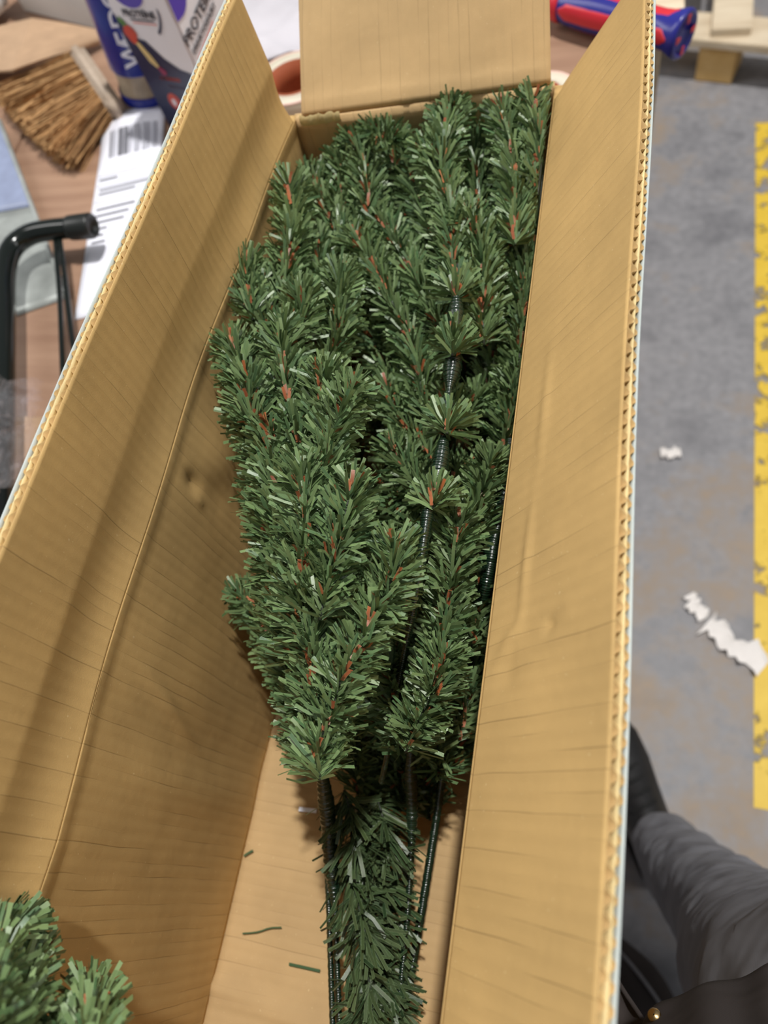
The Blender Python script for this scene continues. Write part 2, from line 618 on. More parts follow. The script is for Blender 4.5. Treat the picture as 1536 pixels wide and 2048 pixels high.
us = ys
v, f, uv = sheet_geo(left_wall, us, np.concatenate([np.linspace(0, HB - 0.008, 64), np.linspace(HB - 0.006, HB, 5)]), BT)
add('side_panel', v, f, M['kraft'], carton, uv, True)


def right_wall(u, v):
    return np.array([XR, u, v])


v, f, uv = sheet_geo(right_wall, np.linspace(0.543, YN, 60), np.linspace(0, HB, 8), BT)
add('side_panel', v, f, M['kraft'], carton, uv, True)


def end_wall(u, v):               # u across, v up
    y = yfar(u) + 0.0015 * math.sin(u * 40) - 0.003 * gauss(u, v, -0.065, 0.25, 0.01, 0.01)
    return np.array([u, y, v])


v, f, uv = sheet_geo(end_wall, np.linspace(XR, XL, 40)[::-1], np.linspace(0, HB, 24), BT)
add('end_panel', v, f, M['kraft_pale'], carton, uv, True)
v, f, uv = sheet_geo(lambda u, w: np.array([u, YN, w]), np.linspace(XR, XL, 10), np.linspace(0, HB, 6), BT)
add('end_panel', v, f, M['kraft'], carton, uv, True)


def base_fn(u, v):                # u along the box (flutes run across), v across
    z = 0.0 + 0.0006 * math.sin(u * 33) + 0.0032 * gauss(u, v, -0.108 - (v - XL) * 0.12, v, 0.006, 1)
    return np.array([v, u, z])


v, f, uv = sheet_geo(lambda u, w: base_fn(u, w), np.linspace(0.55, YN, 160), np.linspace(XL - 0.004, XR + 0.004, 24), BT)
add('base_panel', v, f, M['kraft_base'], carton, uv, True)


# side flaps: liner, fluting, middle liner, fluting, white outer liner
def flap_part(name, fn, u0, u1, parent=carton):
    """fn(u, v, off): point at u along the hinge, v up the flap, off into the board"""
    U = np.linspace(u0, u1, 300)
    V = np.concatenate([np.linspace(0.0, 0.008, 5), np.linspace(0.0105, FLAP, 38)])
    side = 1.0

    def lay(nm, o0, t, m, vmax=FLAP, par=None, jig=0.0):
        VV = V * (vmax / FLAP) if o0 == 0 else 0.006 + V * ((vmax - 0.006) / FLAP)
        g0 = np.array([[fn(u, w, o0) for w in VV] for u in U])
        g1 = np.array([[fn(u, w, o0 + t) for w in VV] for u in U])
        if jig:
            g0[:, -1] += RNG.normal(0, jig, (len(U), 3)); g1[:, -1] += RNG.normal(0, jig, (len(U), 3))
        nu, nv = len(U), len(VV)
        vv = np.vstack([g0.reshape(-1, 3), g1.reshape(-1, 3)])
        uvv = np.array([(u, w) for u in U for w in VV] * 2)
        o = nu * nv
        ff = []
        for i in range(nu - 1):
            for j in range(nv - 1):
                p, q, r, s = i * nv + j, (i + 1) * nv + j, (i + 1) * nv + j + 1, i * nv + j + 1
                ff += [(p, q, r, s), (o + p, o + s, o + r, o + q)]
            p, q = i * nv, (i + 1) * nv
            ff += [(p, o + p, o + q, q), (p + nv - 1, q + nv - 1, o + q + nv - 1, o + p + nv - 1)]
        for j in range(nv - 1):
            ff += [(j, j + 1, o + j + 1, o + j)]
            p = (nu - 1) * nv + j
            ff += [(p, o + p, o + p + 1, p + 1)]
        ob = add(nm, vv, ff, m, par if par is not None else parent, uvv, True)
        return ob

    root = lay(name, 0.0, 0.0006, M['kraft'])

    def wave(o0, o1, pitch, t):
        n = int(abs(u1 - u0) / pitch * 12)
        UU = np.linspace(u0, u1, n)
        ph = UU / pitch * 2 * np.pi + 0.5 * np.sin(UU * 37) + 0.35 * np.sin(UU * 91)
        mid, amp = (o0 + o1) / 2, abs(o1 - o0) / 2
        s = np.sin(ph)
        s = np.sign(s) * np.abs(s) ** 0.8
        rec = -0.0004 + 0.0007 * np.sin(UU * 53 + o0 * 900)
        rows = []
        for w in (0.06, FLAP):
            for dt in (0.0, t):
                rows.append([fn(u, w + (r if w == FLAP else 0), mid + amp * q + dt) for u, q, r in zip(UU, s, rec)])
        vv = np.array(rows).reshape(-1, 3)
        ff = []
        for i in range(n - 1):
            ff += [(i, i + 1, 2 * n + i + 1, 2 * n + i), (n + i, 3 * n + i, 3 * n + i + 1, n + i + 1), (2 * n + i, 2 * n + i + 1, 3 * n + i + 1, 3 * n + i)]
        add('fluting', vv, ff, M['fluting'], root, None, True)

    wave(0.0007, 0.0040, 0.0079, 0.0003)
    lay('middle_liner', 0.0041, 0.0005, M['flute'], FLAP, root, 0.00012)
    wave(0.0047, 0.0069, 0.0065, 0.0003)
    lay('outer_liner', 0.0070, 0.0006, M['white_liner'], FLAP + 0.0004, root)
    return root


def left_flap(u, v, off):
    hx = XL - float(bulge(u)) + 0.0016 + 0.0012 * math.sin(u * 31 + HB * 9)
    ex = -0.2575 + 0.0008 * math.sin(u * 23)
    t = math.asin((hx - ex) / FLAP)
    bend = -(0.0030 + 0.0010 * math.sin(u * 13 + 1)) * math.sin(min(v / 0.046, 1) * math.pi) * (1 - 0.35 * min(v / 0.046, 1))
    x = hx - v * math.sin(t) + bend
    z = HB - 0.0006 + v * math.cos(t)
    return np.array([x - off * math.cos(t), u, z - off * math.sin(t)])


def right_flap(u, v, off):
    t = 0.5825
    bump = 0.0013 * gauss(u, v, 0.145, 0.031, 0.030, 0.0035) + 0.0010 * gauss(u, v, 0.235, 0.034, 0.035, 0.0045)
    q = (u - 0.106) * 0.8 - (v - 0.022) * 0.6
    bump += 0.0017 * math.exp(-(q / 0.0042) ** 2 - (((u - 0.106) * 0.6 + (v - 0.022) * 0.8) / 0.012) ** 2)
    bump -= 0.0012 * gauss(u, v, 0.090, 0.024, 0.010, 0.010)
    bump -= 0.0022 * gauss(u, v, 0.107, 0.0567, 0.0022, 0.0042) - 0.0006 * gauss(u, v, 0.112, 0.071, 0.003, 0.006)
    edge = max(0.0, u - 0.528) / 0.006
    bump -= 0.0042 * min(edge, 1.0)
    o = off * (1 - 0.5 * min(edge, 1.0)) - bump
    wv = 0.0010 * math.sin(u * 17 + 1) * (v / FLAP)
    x = XR + 0.0005 + v * math.sin(t) + wv
    z = HB - 0.0003 + v * math.cos(t)
    return np.array([x + o * math.cos(t), u, z - o * math.sin(t)])


flap_part('side_flap', left_flap, 0.523, YN + 0.004)
flap_part('side_flap', right_flap, YN + 0.004, 0.543)


def end_flap(u, v):
    t = 0.66 + 0.05 * math.sin(u * 20)
    sh = (u - (XL + XR) / 2) * (1 - 0.06 * v / FLAP) + (XL + XR) / 2
    cr = 0.0016 * math.exp(-((u + 0.158) / 0.004) ** 2)
    y = yfar(u) + 0.001 + v * math.sin(t) - cr * math.cos(t)
    z = HB + 0.001 + v * math.cos(t) + cr * math.sin(t) + 0.0012 * math.exp(-((v - 0.009) / 0.004) ** 2)
    return np.array([sh, y, z])


v, f, uv = sheet_geo(end_flap, np.linspace(XL + 0.0075, XR - 0.003, 50), np.linspace(0, FLAP + 0.02, 30), BT)
ef = add('end_flap', v, f, M['kraft_pale'], carton, uv, True)
# crushed, torn paper where the far flap meets the left corner
U = np.linspace(XL + 0.006, XL + 0.040, 26)
vv = []
for i, u in enumerate(U):
    y = yfar(u)
    jz, jy = 0.0006 * math.sin(i * 1.1) + RNG.normal(0, 0.0003), 0.0008 * math.sin(i * 0.7 + 1) + RNG.normal(0, 0.0003)
    vv += [(u, y - 0.0006, HB - 0.006 + jz * 0.3), (u, y - 0.0028 + jy, HB - 0.001 + jz), (u, y - 0.0005 + jy, HB + 0.003 + jz)]
ff = [(3 * i + k, 3 * i + 3 + k, 3 * i + 4 + k, 3 * i + 1 + k) for i in range(len(U) - 1) for k in (0, 1)]
o = add('torn_edge', vv, ff, M['flute'], carton, None, True)
o['label'] = 'pale torn paper along the far fold'
for k in range(3):                # crushed fluting at the far right corner
    x0 = XR - 0.002 - 0.0045 * k
    pts = spline([(x0, yfar(x0) - 0.0035, HB - 0.03), (x0 + 0.001, yfar(x0) - 0.0045, HB - 0.012), (x0, yfar(x0) - 0.003, HB + 0.002)], 8)
    v, f, uv = tube_geo(pts, [0.0022] * 7 + [0.0012], 8)
    add('crushed_corner', v, f, M['kraft_pale'], carton, uv, True)


# ------------------------------------------------------------------ artificial fir
def inside(v):
    """keep the foliage between the walls of the carton (it is pressed against them)"""
    low = v[:, 2] < HB
    lim = XL - bulge(v[:, 1]) * np.clip(v[:, 2] / HB, 0, 1) ** 1.3 + 0.0065
    lim = np.where(low, lim, XL - bulge(v[:, 1]) * np.clip((0.3655 - v[:, 2]) / 0.1035, 0, 1) + 0.0065)
    v[:, 0] = np.maximum(v[:, 0], lim)
    rim = np.where(low, XR - 0.0045, XR - 0.0045 + (v[:, 2] - HB) * 0.55)
    v[:, 0] = np.minimum(v[:, 0], rim)
    v[:, 1] = np.minimum(v[:, 1], yfar(v[:, 0]) - 0.007)
    v[:, 2] = np.maximum(v[:, 2], 0.0035)
    return v


def strips(base, d0, d1, wid, L, w, tint, uvk=1.0):
    """flat bent strips: three cross sections each -> verts, quads, uvs, colours"""
    n = len(base)
    mid = base + d0 * (L * 0.5)[:, None]
    end = mid + d1 * (L * 0.5)[:, None]
    hw = wid * (w / 2)[:, None]
    V = np.stack([base - hw, base + hw, mid - hw, mid + hw, end - hw, end + hw], 1).reshape(-1, 3)
    k = np.arange(n)[:, None] * 6
    Q = np.concatenate([k + np.array([0, 1, 3, 2]), k + np.array([2, 3, 5, 4])], 1).reshape(-1, 4)
    uv = np.tile(np.array([(0, 0), (1, 0), (0, .5), (1, .5), (0, 1), (1, 1)], np.float32), (n, 1))
    C = np.repeat(tint, 6, axis=0)
    return V, Q, uv, C


def quads(name, V, Q, uv, C, m, parent):
    me = bpy.data.meshes.new(name)
    V = (V - LOC[parent.name]).astype(np.float32)
    me.vertices.add(len(V)); me.vertices.foreach_set('co', V.ravel())
    me.loops.add(Q.size); me.loops.foreach_set('vertex_index', Q.astype(np.int32).ravel())
    me.polygons.add(len(Q)); me.polygons.foreach_set('loop_start', np.arange(0, Q.size, 4, dtype=np.int32))
    me.update(calc_edges=True)
    lay = me.uv_layers.new(name='UVMap'); lay.data.foreach_set('uv', uv[Q.ravel()].astype(np.float32).ravel())
    at = me.color_attributes.new('tint', 'FLOAT_COLOR', 'POINT'); at.data.foreach_set('color', C.astype(np.float32).ravel())
    me.polygons.foreach_set('use_smooth', np.ones(len(Q), bool))
    me.materials.append(m)
    o = bpy.data.objects.new(name, me); COL.objects.link(o); o.parent = parent
    LOC[o.name] = LOC[parent.name]
    o['kind'] = 'stuff'
    return o


G1, G2, G3 = [np.array(lin(*c)) for c in ((98, 124, 76), (124, 146, 96), (78, 110, 72))]
B1, B2 = np.array(lin(188, 108, 66)), np.array(lin(166, 88, 54))
n_twigs = [0]


def twig(parent, pts, dens=7200, L=0.0208, w=0.0020, cone=60, brown=460, up=0.38, name='branch_tip', keep=inside, droop=0.12, dark=1.0, stem=0.0009):
    n_twigs[0] += 1
    pts = np.asarray(pts, float)
    seg = np.linalg.norm(np.diff(pts, axis=0), axis=1).sum()
    c = spline(pts, max(8, int(seg / 0.006)))
    if keep is not None:
        c = keep(c.copy())
    v, f, uv = tube_geo(c, np.linspace(stem * 1.2, stem * 0.7, len(c)), 6)
    root = add(name, v, f, M['wire'], parent, uv, True)
    tan = np.gradient(c, axis=0); tan /= np.linalg.norm(tan, axis=1)[:, None] + 1e-12
    s = np.concatenate([[0], np.cumsum(np.linalg.norm(np.diff(c, axis=0), axis=1))])

    def place(n, tip_extra, up=0.6):
        t = RNG.random(n) * s[-1]
        k = int(n * tip_extra)
        t[:k] = s[-1] - np.abs(RNG.normal(0, 0.004, k))
        t = np.clip(t, 0, s[-1])
        p = np.stack([np.interp(t, s, c[:, i]) for i in range(3)], 1)
        a = np.stack([np.interp(t, s, tan[:, i]) for i in range(3)], 1)
        a /= np.linalg.norm(a, axis=1)[:, None]
        r = RNG.normal(size=(n, 3)); r[:, 2] = np.where(r[:, 2] > 0, r[:, 2] * up, r[:, 2]); r -= a * (r * a).sum(1)[:, None]; r /= np.linalg.norm(r, axis=1)[:, None]
        tipness = np.clip(1 - (s[-1] - t) / 0.008, 0, 1)
        return p, a, r, tipness

    n = int(seg * dens) + 60
    p, a, r, tp = place(n, 0.02, up)
    th = np.radians(np.clip(RNG.normal(cone, 13, n), 15, 100)) * (1 - 0.55 * tp * RNG.random(n))
    d0 = a * np.cos(th)[:, None] + r * np.sin(th)[:, None]
    d1 = d0 + a * (RNG.normal(0.12, 0.22, n))[:, None] + RNG.normal(0, 0.16, (n, 3)); d1[:, 2] -= droop * RNG.random(n)
    d1 /= np.linalg.norm(d1, axis=1)[:, None]
    wd = np.cross(d0, a) ; wd /= np.linalg.norm(wd, axis=1)[:, None] + 1e-9
    tw = RNG.normal(0, 0.75, n)
    wd = wd * np.cos(tw)[:, None] + np.cross(d0, wd) * np.sin(tw)[:, None]
    LL = L * RNG.uniform(0.78, 1.12, n) * (1 - 0.3 * tp)
    q = RNG.random(n)[:, None]
    tint = np.where(q < 0.5, G1 * (1 - q * 2) + G2 * q * 2, G2 * (2 - 2 * q) + G3 * (2 * q - 1))
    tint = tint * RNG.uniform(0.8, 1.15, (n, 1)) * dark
    tint[:, 3] = 1
    V, Q, uvs, C = strips(p, d0, d1, wd, LL, w * RNG.uniform(0.8, 1.1, n), tint)
    if keep is not None: V = keep(V)
    quads('needles', V, Q, uvs, C, M['needle'], root)
    if brown:
        n = int(seg * brown) + 7
        p, a, r, tp = place(n, 0.10, 1.5)
        p = p + r * 0.0025
        th = np.radians(np.clip(RNG.normal(42, 14, n), 10, 80))
        d0 = a * np.cos(th)[:, None] + r * np.sin(th)[:, None]
        d1 = d0 + RNG.normal(0, 0.25, (n, 3)); d1 /= np.linalg.norm(d1, axis=1)[:, None]
        wd = np.cross(d0, a); wd /= np.linalg.norm(wd, axis=1)[:, None] + 1e-9
        q = RNG.random(n)[:, None]
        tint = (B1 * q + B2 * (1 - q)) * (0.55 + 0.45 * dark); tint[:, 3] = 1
        V, Q, uvs, C = strips(p, d0, d1, wd, RNG.uniform(0.006, 0.0108, n), np.full(n, 0.0023), tint)
        if keep is not None: V = keep(V)
        quads('bud_scales', V, Q, uvs, C, M['needle'], root)
    return root


def px_path(pp, z0, z1):
    n = len(pp)
    return [P(x, y, z0 + (z1 - z0) * i / (n - 1)) for i, (x, y) in enumerate(pp)]


def rod(parent, pp, zs, radii, name='branch_rod', n=520):
    pts = [P(x, y, z) for (x, y), z in zip(pp, zs)]
    c = spline(pts, n)
    t = np.linspace(0, 1, len(radii))
    r = np.interp(np.linspace(0, 1, n), t, radii)
    s = np.concatenate([[0], np.cumsum(np.linalg.norm(np.diff(c, axis=0), axis=1))])
    r = r * (1 + 0.045 * np.sin(s * 1500 + 2.0 * np.sin(s * 210)) + 0.03 * np.sin(s * 640))
    v, f, uv = tube_geo(c, r, 14)
    return add(name, v, f, M['rod'], parent, uv, True)


tree = thing('artificial_fir_tree', P(740, 1900, 0.0), 'folded green artificial fir tree section lying inside the open cardboard box', 'artificial tree')
# (pixel path from base to tip, height at base, height at tip)
TW = [
    # left bundle
    ([(566, 610), (573, 538), (583, 480), (586, 430), (578, 364)], .215, .262),
    ([(506, 640), (497, 600), (492, 558), (483, 522)], .245, .258),
    ([(592, 690), (601, 640), (606, 582)], .235, .262),
    ([(578, 810), (570, 745), (566, 700), (566, 648)], .24, .268),
    ([(652, 750), (667, 690), (679, 632), (678, 542)], .20, .25),
    ([(500, 800), (483, 735), (474, 708), (460, 682)], .25, .268),
    ([(508, 860), (498, 800), (499, 752)], .25, .27),
    ([(556, 1080), (551, 973), (546, 900), (539, 848)], .225, .265),
    ([(640, 880), (645, 800), (648, 741)], .24, .272),
    ([(645, 970), (652, 905), (668, 858), (694, 795), (708, 772)], .245, .28),
    ([(600, 1200), (602, 1120), (610, 1060), (606, 990), (604, 934)], .24, .285),
    ([(640, 1240), (655, 1165), (670, 1110), (690, 1030), (704, 964)], .24, .285),
    ([(640, 1560), (636, 1495), (664, 1434), (670, 1400), (686, 1348), (716, 1300), (735, 1256), (760, 1205), (780, 1172), (788, 1130), (787, 1084)], .17, .275),
    ([(640, 1440), (625, 1385), (630, 1320), (615, 1270), (598, 1210), (590, 1172)], .18, .265),
    ([(606, 1400), (575, 1345), (540, 1270), (510, 1215), (472, 1190)], .10, .15),
    ([(600, 1330), (572, 1250), (555, 1180), (545, 1120)], .20, .235),
    ([(575, 1170), (550, 1090), (535, 1030), (520, 965)], .22, .245),
    ([(545, 970), (520, 905), (502, 850), (486, 800)], .235, .25),
    ([(650, 1090), (655, 1020), (650, 960), (640, 905)], .235, .26),
    ([(690, 1235), (690, 1170), (695, 1110), (705, 1060)], .20, .235),
    ([(620, 1540), (605, 1480), (600, 1430), (590, 1390)], .12, .17),
    ([(640, 640), (650, 600), (640, 540), (630, 480)], .20, .235),
    ([(560, 900), (590, 850), (600, 800), (610, 760)], .225, .255),
    ([(530, 700), (535, 650), (530, 600), (528, 560)], .225, .25),
    ([(610, 960), (600, 900), (595, 860), (590, 830)], .235, .265),
    # far group
    ([(738, 430), (732, 355), (722, 300), (709, 250)], .20, .245),
    ([(790, 335), (775, 290), (757, 258), (744, 240)], .22, .25),
    ([(680, 490), (684, 414), (688, 355), (680, 312)], .19, .235),
    ([(690, 520), (668, 450), (645, 400), (626, 365), (618, 348)], .19, .235),
    ([(745, 305), (765, 288), (795, 275)], .235, .25),
    ([(870, 480), (853, 430), (838, 400), (824, 350), (815, 300)], .19, .235),
    ([(735, 520), (722, 470), (715, 420)], .19, .22),
    ([(800, 640), (770, 575), (738, 520), (708, 470)], .19, .235),
    ([(845, 570), (812, 520), (785, 480), (760, 440)], .19, .225),
    ([(885, 330), (888, 290), (897, 245), (905, 212), (911, 182)], .235, .262),
    ([(910, 570), (906, 531), (905, 480), (900, 420), (888, 371), (874, 335), (850, 296)], .20, .252),
    ([(1030, 490), (1030, 405), (1032, 370), (1024, 306), (1015, 258), (1003, 216)], .21, .258),
    ([(1085, 390), (1080, 300), (1072, 250), (1066, 196)], .225, .262),
    ([(962, 450), (958, 400), (955, 360), (952, 328)], .19, .23),
    ([(968, 690), (966, 640), (967, 580), (965, 541), (960, 500), (950, 455), (932, 428)], .185, .245),
    ([(1035, 610), (1040, 540), (1040, 480), (1032, 420)], .18, .225),
    ([(1042, 690), (1046, 620), (1050, 560), (1052, 495)], .18, .22),
    ([(1030, 820), (1036, 745), (1042, 680)], .17, .205),
    ([(1010, 900), (1022, 825), (1028, 760)], .16, .20),
    ([(970, 800), (985, 740), (990, 690)], .15, .19),
    ([(1070, 470), (1080, 410), (1086, 350)], .20, .235),
    ([(985, 620), (1000, 560), (1005, 500)], .18, .22),
    ([(820, 470), (810, 420), (790, 370), (775, 330)], .18, .22),
    ([(945, 330), (950, 290), (975, 250)], .20, .235),
    # middle
    ([(890, 672), (876, 640), (862, 615), (845, 580), (815, 535)], .185, .225),
    ([(856, 842), (842, 784), (838, 740), (822, 680), (798, 635)], .17, .215),
    ([(760, 710), (745, 645), (735, 590)], .15, .19),
    ([(805, 730), (782, 665), (765, 610)], .16, .20),
    ([(815, 850), (790, 785), (765, 720), (745, 665)], .15, .19),
    ([(862, 925), (825, 870), (795, 820), (770, 770)], .16, .20),
    ([(866, 1000), (835, 970), (805, 930), (782, 890)], .17, .20),
    ([(868, 1000), (830, 1000), (795, 990), (765, 960)], .165, .185),
    ([(855, 1080), (830, 1050), (800, 1030), (785, 1010)], .15, .18),
    ([(895, 860), (930, 830), (955, 790)], .16, .19),
    ([(905, 690), (935, 660), (950, 640)], .175, .20),
    ([(890, 860), (900, 830), (888, 790)], .185, .205),
    ([(872, 1000), (895, 975), (915, 940)], .175, .20),
    # right group, near
    ([(950, 1075), (955, 1030), (962, 990), (975, 955), (984, 918)], .165, .215),
    ([(868, 1405), (885, 1300), (893, 1225), (898, 1180), (908, 1120), (915, 1080), (920, 1035)], .16, .225),
    ([(812, 1505), (825, 1470), (840, 1436), (860, 1395), (875, 1350), (890, 1308)], .145, .21),
    ([(838, 1400), (848, 1340), (856, 1285), (852, 1235)], .15, .195),
    ([(800, 1250), (825, 1190), (830, 1130), (820, 1085)], .155, .20),
    ([(920, 1480), (935, 1400), (945, 1330), (955, 1270)], .09, .14),
    ([(940, 1310), (950, 1250), (958, 1190), (960, 1150)], .13, .17),
    ([(905, 1540), (925, 1470), (945, 1420)], .06, .10),
    ([(985, 1040), (1000, 980), (1010, 930)], .14, .18),
    ([(920, 1030), (935, 975), (940, 930)], .14, .175),
]
for pp, z0, z1 in TW:
    twig(tree, px_path(pp, z1 - 0.38 * (z1 - z0), z1))
# whorls that hide the joints of the thread-wrapped rod
for pp, z in (([(866, 1018), (871, 978)], .246), ([(894, 868), (898, 832)], .246), ([(905, 712), (908, 670)], .250), ([(912, 600), (914, 560)], .246)):
    twig(tree, px_path(pp, z, z), dens=5000, L=0.021, cone=70, brown=500, up=0.7)
# the trunk end: whorls of longer needles that point back towards the hinge
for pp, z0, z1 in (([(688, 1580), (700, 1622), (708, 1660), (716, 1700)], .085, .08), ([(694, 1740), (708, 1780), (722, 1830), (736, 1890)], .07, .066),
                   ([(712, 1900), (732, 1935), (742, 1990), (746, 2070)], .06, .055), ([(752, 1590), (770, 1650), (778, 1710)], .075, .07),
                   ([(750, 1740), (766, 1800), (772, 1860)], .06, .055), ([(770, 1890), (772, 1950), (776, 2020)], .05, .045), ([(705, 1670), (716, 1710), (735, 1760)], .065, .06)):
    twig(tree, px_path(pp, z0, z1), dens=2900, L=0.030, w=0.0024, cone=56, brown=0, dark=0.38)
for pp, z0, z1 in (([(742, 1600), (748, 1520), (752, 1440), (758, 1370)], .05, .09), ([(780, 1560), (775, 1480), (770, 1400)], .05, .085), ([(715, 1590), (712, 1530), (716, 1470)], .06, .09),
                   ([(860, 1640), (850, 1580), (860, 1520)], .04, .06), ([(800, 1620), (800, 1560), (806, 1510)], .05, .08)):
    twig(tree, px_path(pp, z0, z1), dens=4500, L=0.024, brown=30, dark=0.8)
# deep inner tips
edge = [(300, 730, 1070), (500, 560, 1050), (700, 480, 1030), (900, 510, 1010), (1100, 560, 975), (1300, 605, 945), (1500, 640, 915)]
ey, el, er = [np.array(q, float) for q in zip(*edge)]
for k in range(46):
    py = 360 + (k + 0.5) / 46 * 1120
    l, r = np.interp(py, ey, el), np.interp(py, ey, er)
    px = l + (0.06 + 0.88 * ((k * 0.618) % 1.0)) * (r - l)
    z = 0.05 + 0.09 * RNG.random()
    if 705 < px < 780 and (560 < py < 780 or 900 < py < 1160): continue
    j = RNG.normal(0, 18, 4)
    twig(tree, px_path([(px + 20 + j[0], py + 90), (px + j[1], py), (px - 12 + j[2], py - 90)], z, z + 0.05), dens=4200, brown=120)
# thread-wrapped branch rods
rod(tree, [(763, 1565), (779, 1488), (802, 1345), (829, 1205), (845, 1099), (855, 1022)], [.115, .14, .19, .228, .238, .242], [.0019, .0020, .0021, .0022, .0026, .0040])
rod(tree, [(862, 1010), (874, 958), (884, 905), (893, 820), (906, 725), (911, 647), (914, 579), (918, 530)], [.235, .238, .24, .238, .24, .245, .245, .24],
    [.0020, .0052, .0056, .0048, .0022, .0050, .0054, .0020, .0060, .0060, .0022, .0052, .0056, .0030, .0040, .0030, .0026])
rod(tree, [(800, 2075), (825, 1930), (850, 1780), (872, 1640), (888, 1530), (915, 1380), (948, 1233), (967, 1188), (980, 1130), (987, 1087), (998, 1045), (1006, 1000), (1015, 945), (1022, 880)],
    [.035, .04, .045, .055, .07, .10, .15, .175, .185, .19, .195, .20, .20, .20], [.0030, .0030, .0030, .0030, .0030, .0036, .0044, .0052, .0040, .0054, .0046, .0036])
rod(tree, [(784, 2075), (800, 1980), (810, 1888), (817, 1800), (823, 1690), (824, 1605), (821, 1545), (824, 1480), (832, 1400)], [.045, .05, .055, .062, .07, .085, .10, .115, .13],
    [.0022, .0022, .0022, .0022, .0022, .0042, .0046, .0022, .0022])
rod(tree, [(666, 2075), (662, 1950), (657, 1800), (651, 1690)], [.045, .05, .06, .075], [.0021, .0021, .0021, .0021])
rod(tree, [(680, 2075), (675, 1950), (669, 1800), (660, 1690), (654, 1620), (645, 1550)], [.047, .052, .062, .078, .095, .12], [.0021, .0021, .0021, .0023, .0058, .0052, .0058, .0040])
rod(tree, [(800, 1290), (812, 1200), (812, 1120), (806, 1060)], [.10, .12, .135, .145], [.0036, .0042, .0036, .0030])
trunk = rod(tree, [(748, 2100), (742, 1950), (730, 1780), (726, 1640), (760, 1400), (820, 1000), (860, 600)], [.03, .032, .038, .045, .05, .055, .06], [.0075] * 4, 'trunk_pole', 120)

# ------------------------------------------------------------------ second tree section leaning in over the left flap
sec = thing('artificial_fir_tree', (-0.5, -0.42, -0.0085), 'bushy green artificial fir piece poking over the near left flap', 'artificial tree')


def over_flap(v):
    lim = np.where(v[:, 2] < 0.372, -0.243, -9.0)
    v[:, 0] = np.maximum(v[:, 0], lim)
    return v


for pp, z0, z1 in (([(-150, 2330), (-60, 2130), (-30, 1990), (-14, 1890), (-4, 1835)], .385, .275), ([(-60, 2300), (-2, 2150), (28, 2020), (52, 1905)], .38, .265),
                   ([(120, 2330), (155, 2200), (172, 2110), (180, 2040), (176, 1985)], .37, .26), ([(-120, 2100), (-90, 1990), (-70, 1900)], .385, .30), ([(30, 2300), (64, 2200), (90, 2110)], .37, .275),
                   ([(-30, 2120), (6, 2050), (20, 1960)], .30, .27), ([(70, 2200), (110, 2120), (130, 2070)], .34, .27)):
    twig(sec, px_path(pp, z0, z1), dens=6500, L=0.0205, w=0.0023, cone=40, keep=over_flap, brown=800)
for k, (px, py) in enumerate(((-150, 2330), (-60, 2300), (120, 2330))):
    e = P(px, py, 0.395)
    pts = spline([(-0.5 + 0.02 * k, -0.42, -0.006), (-0.41 + 0.02 * k, -0.37, 0.33), (-0.33 + 0.02 * k, -0.30, 0.415), e + np.array([-0.02, -0.03, 0.015]), e], 60)
    v, f, uv = tube_geo(pts, 0.0026, 10)
    add('branch_rod', v, f, M['rod'], sec, uv, True)

# ------------------------------------------------------------------ loose bits on the carton floor
for lab, pts, w, m in (('thin curved green needle lying on the box floor near the left wall', [(485, 1867), (515, 1864), (540, 1856), (563, 1855)], 0.0011, 'needle'),
                       ('short straight green needle on the box floor beside the rods', [(578, 1928), (610, 1935), (640, 1942)], 0.0020, 'needle'),
                       ('tiny green needle at the foot of the left box wall', [(488, 1712), (497, 1706), (506, 1701)], 0.0018, 'needle'),
                       ('pale green needle on the box floor just left of the branches', [(592, 1562), (602, 1560), (613, 1557)], 0.0022, 'needle'),
                       ('white plastic strip on the box floor beside the wrapped branch', [(598, 1618), (615, 1620), (633, 1622)], 0.0034, 'white_print')):
    c = spline([P(x, y, 0.0030) for x, y in pts], 9)
    t = np.gradient(c, axis=0); t /= np.linalg.norm(t, axis=1)[:, None]
    s = np.cross(t, [0, 0, 1.0]) * w / 2
    vv = np.vstack([c - s, c + s, c - s + [0, 0, .0003], c + s + [0, 0, .0003]])
    n = len(c)
    ff = []
    for i in range(n - 1):
        ff += [(i, n + i, n + i + 1, i + 1), (2 * n + i, 2 * n + i + 1, 3 * n + i + 1, 3 * n + i), (i, i + 1, 2 * n + i + 1, 2 * n + i), (n + i, 3 * n + i, 3 * n + i + 1, n + i + 1)]
    nm = 'loose_needle' if m == 'needle' else 'plastic_strip'
    o = add(nm, vv, ff, M[m], None, np.tile([[0.5, 0.2]], (4 * n, 1)), False, loc=c[n // 2])
    if m == 'needle':
        at = o.data.color_attributes.new('tint', 'FLOAT_COLOR', 'POINT')
        g = np.array(lin(96, 128, 84)) if 'pale' in lab else np.array(lin(62, 88, 56))
        at.data.foreach_set('color', np.tile(g, (4 * n, 1)).astype(np.float32).ravel())
    tag(o, lab, 'needle' if m == 'needle' else 'strip')

# ------------------------------------------------------------------ things on the workbench
ZB = -0.0085                     # bench top
# packing slip
sl = thing('packing_slip', P(200, 430, ZB), 'white printed packing slip with a barcode lying left of the box', 'paper')
tl, bl = P(205, 240, 0.0), P(143, 632, 0.0)
yd = nrm(tl - bl); LP = np.linalg.norm(tl - bl); xd = np.array([yd[1], -yd[0], 0.0])


def slip(u, v):
    z = ZB + 0.0015 + 0.012 * math.exp(-((v - LP) / 0.05) ** 2) * (0.4 + 0.6 * math.sin(min(u / 0.10, 1) * math.pi))
    return bl + xd * u + yd * v + np.array([0, 0, z])


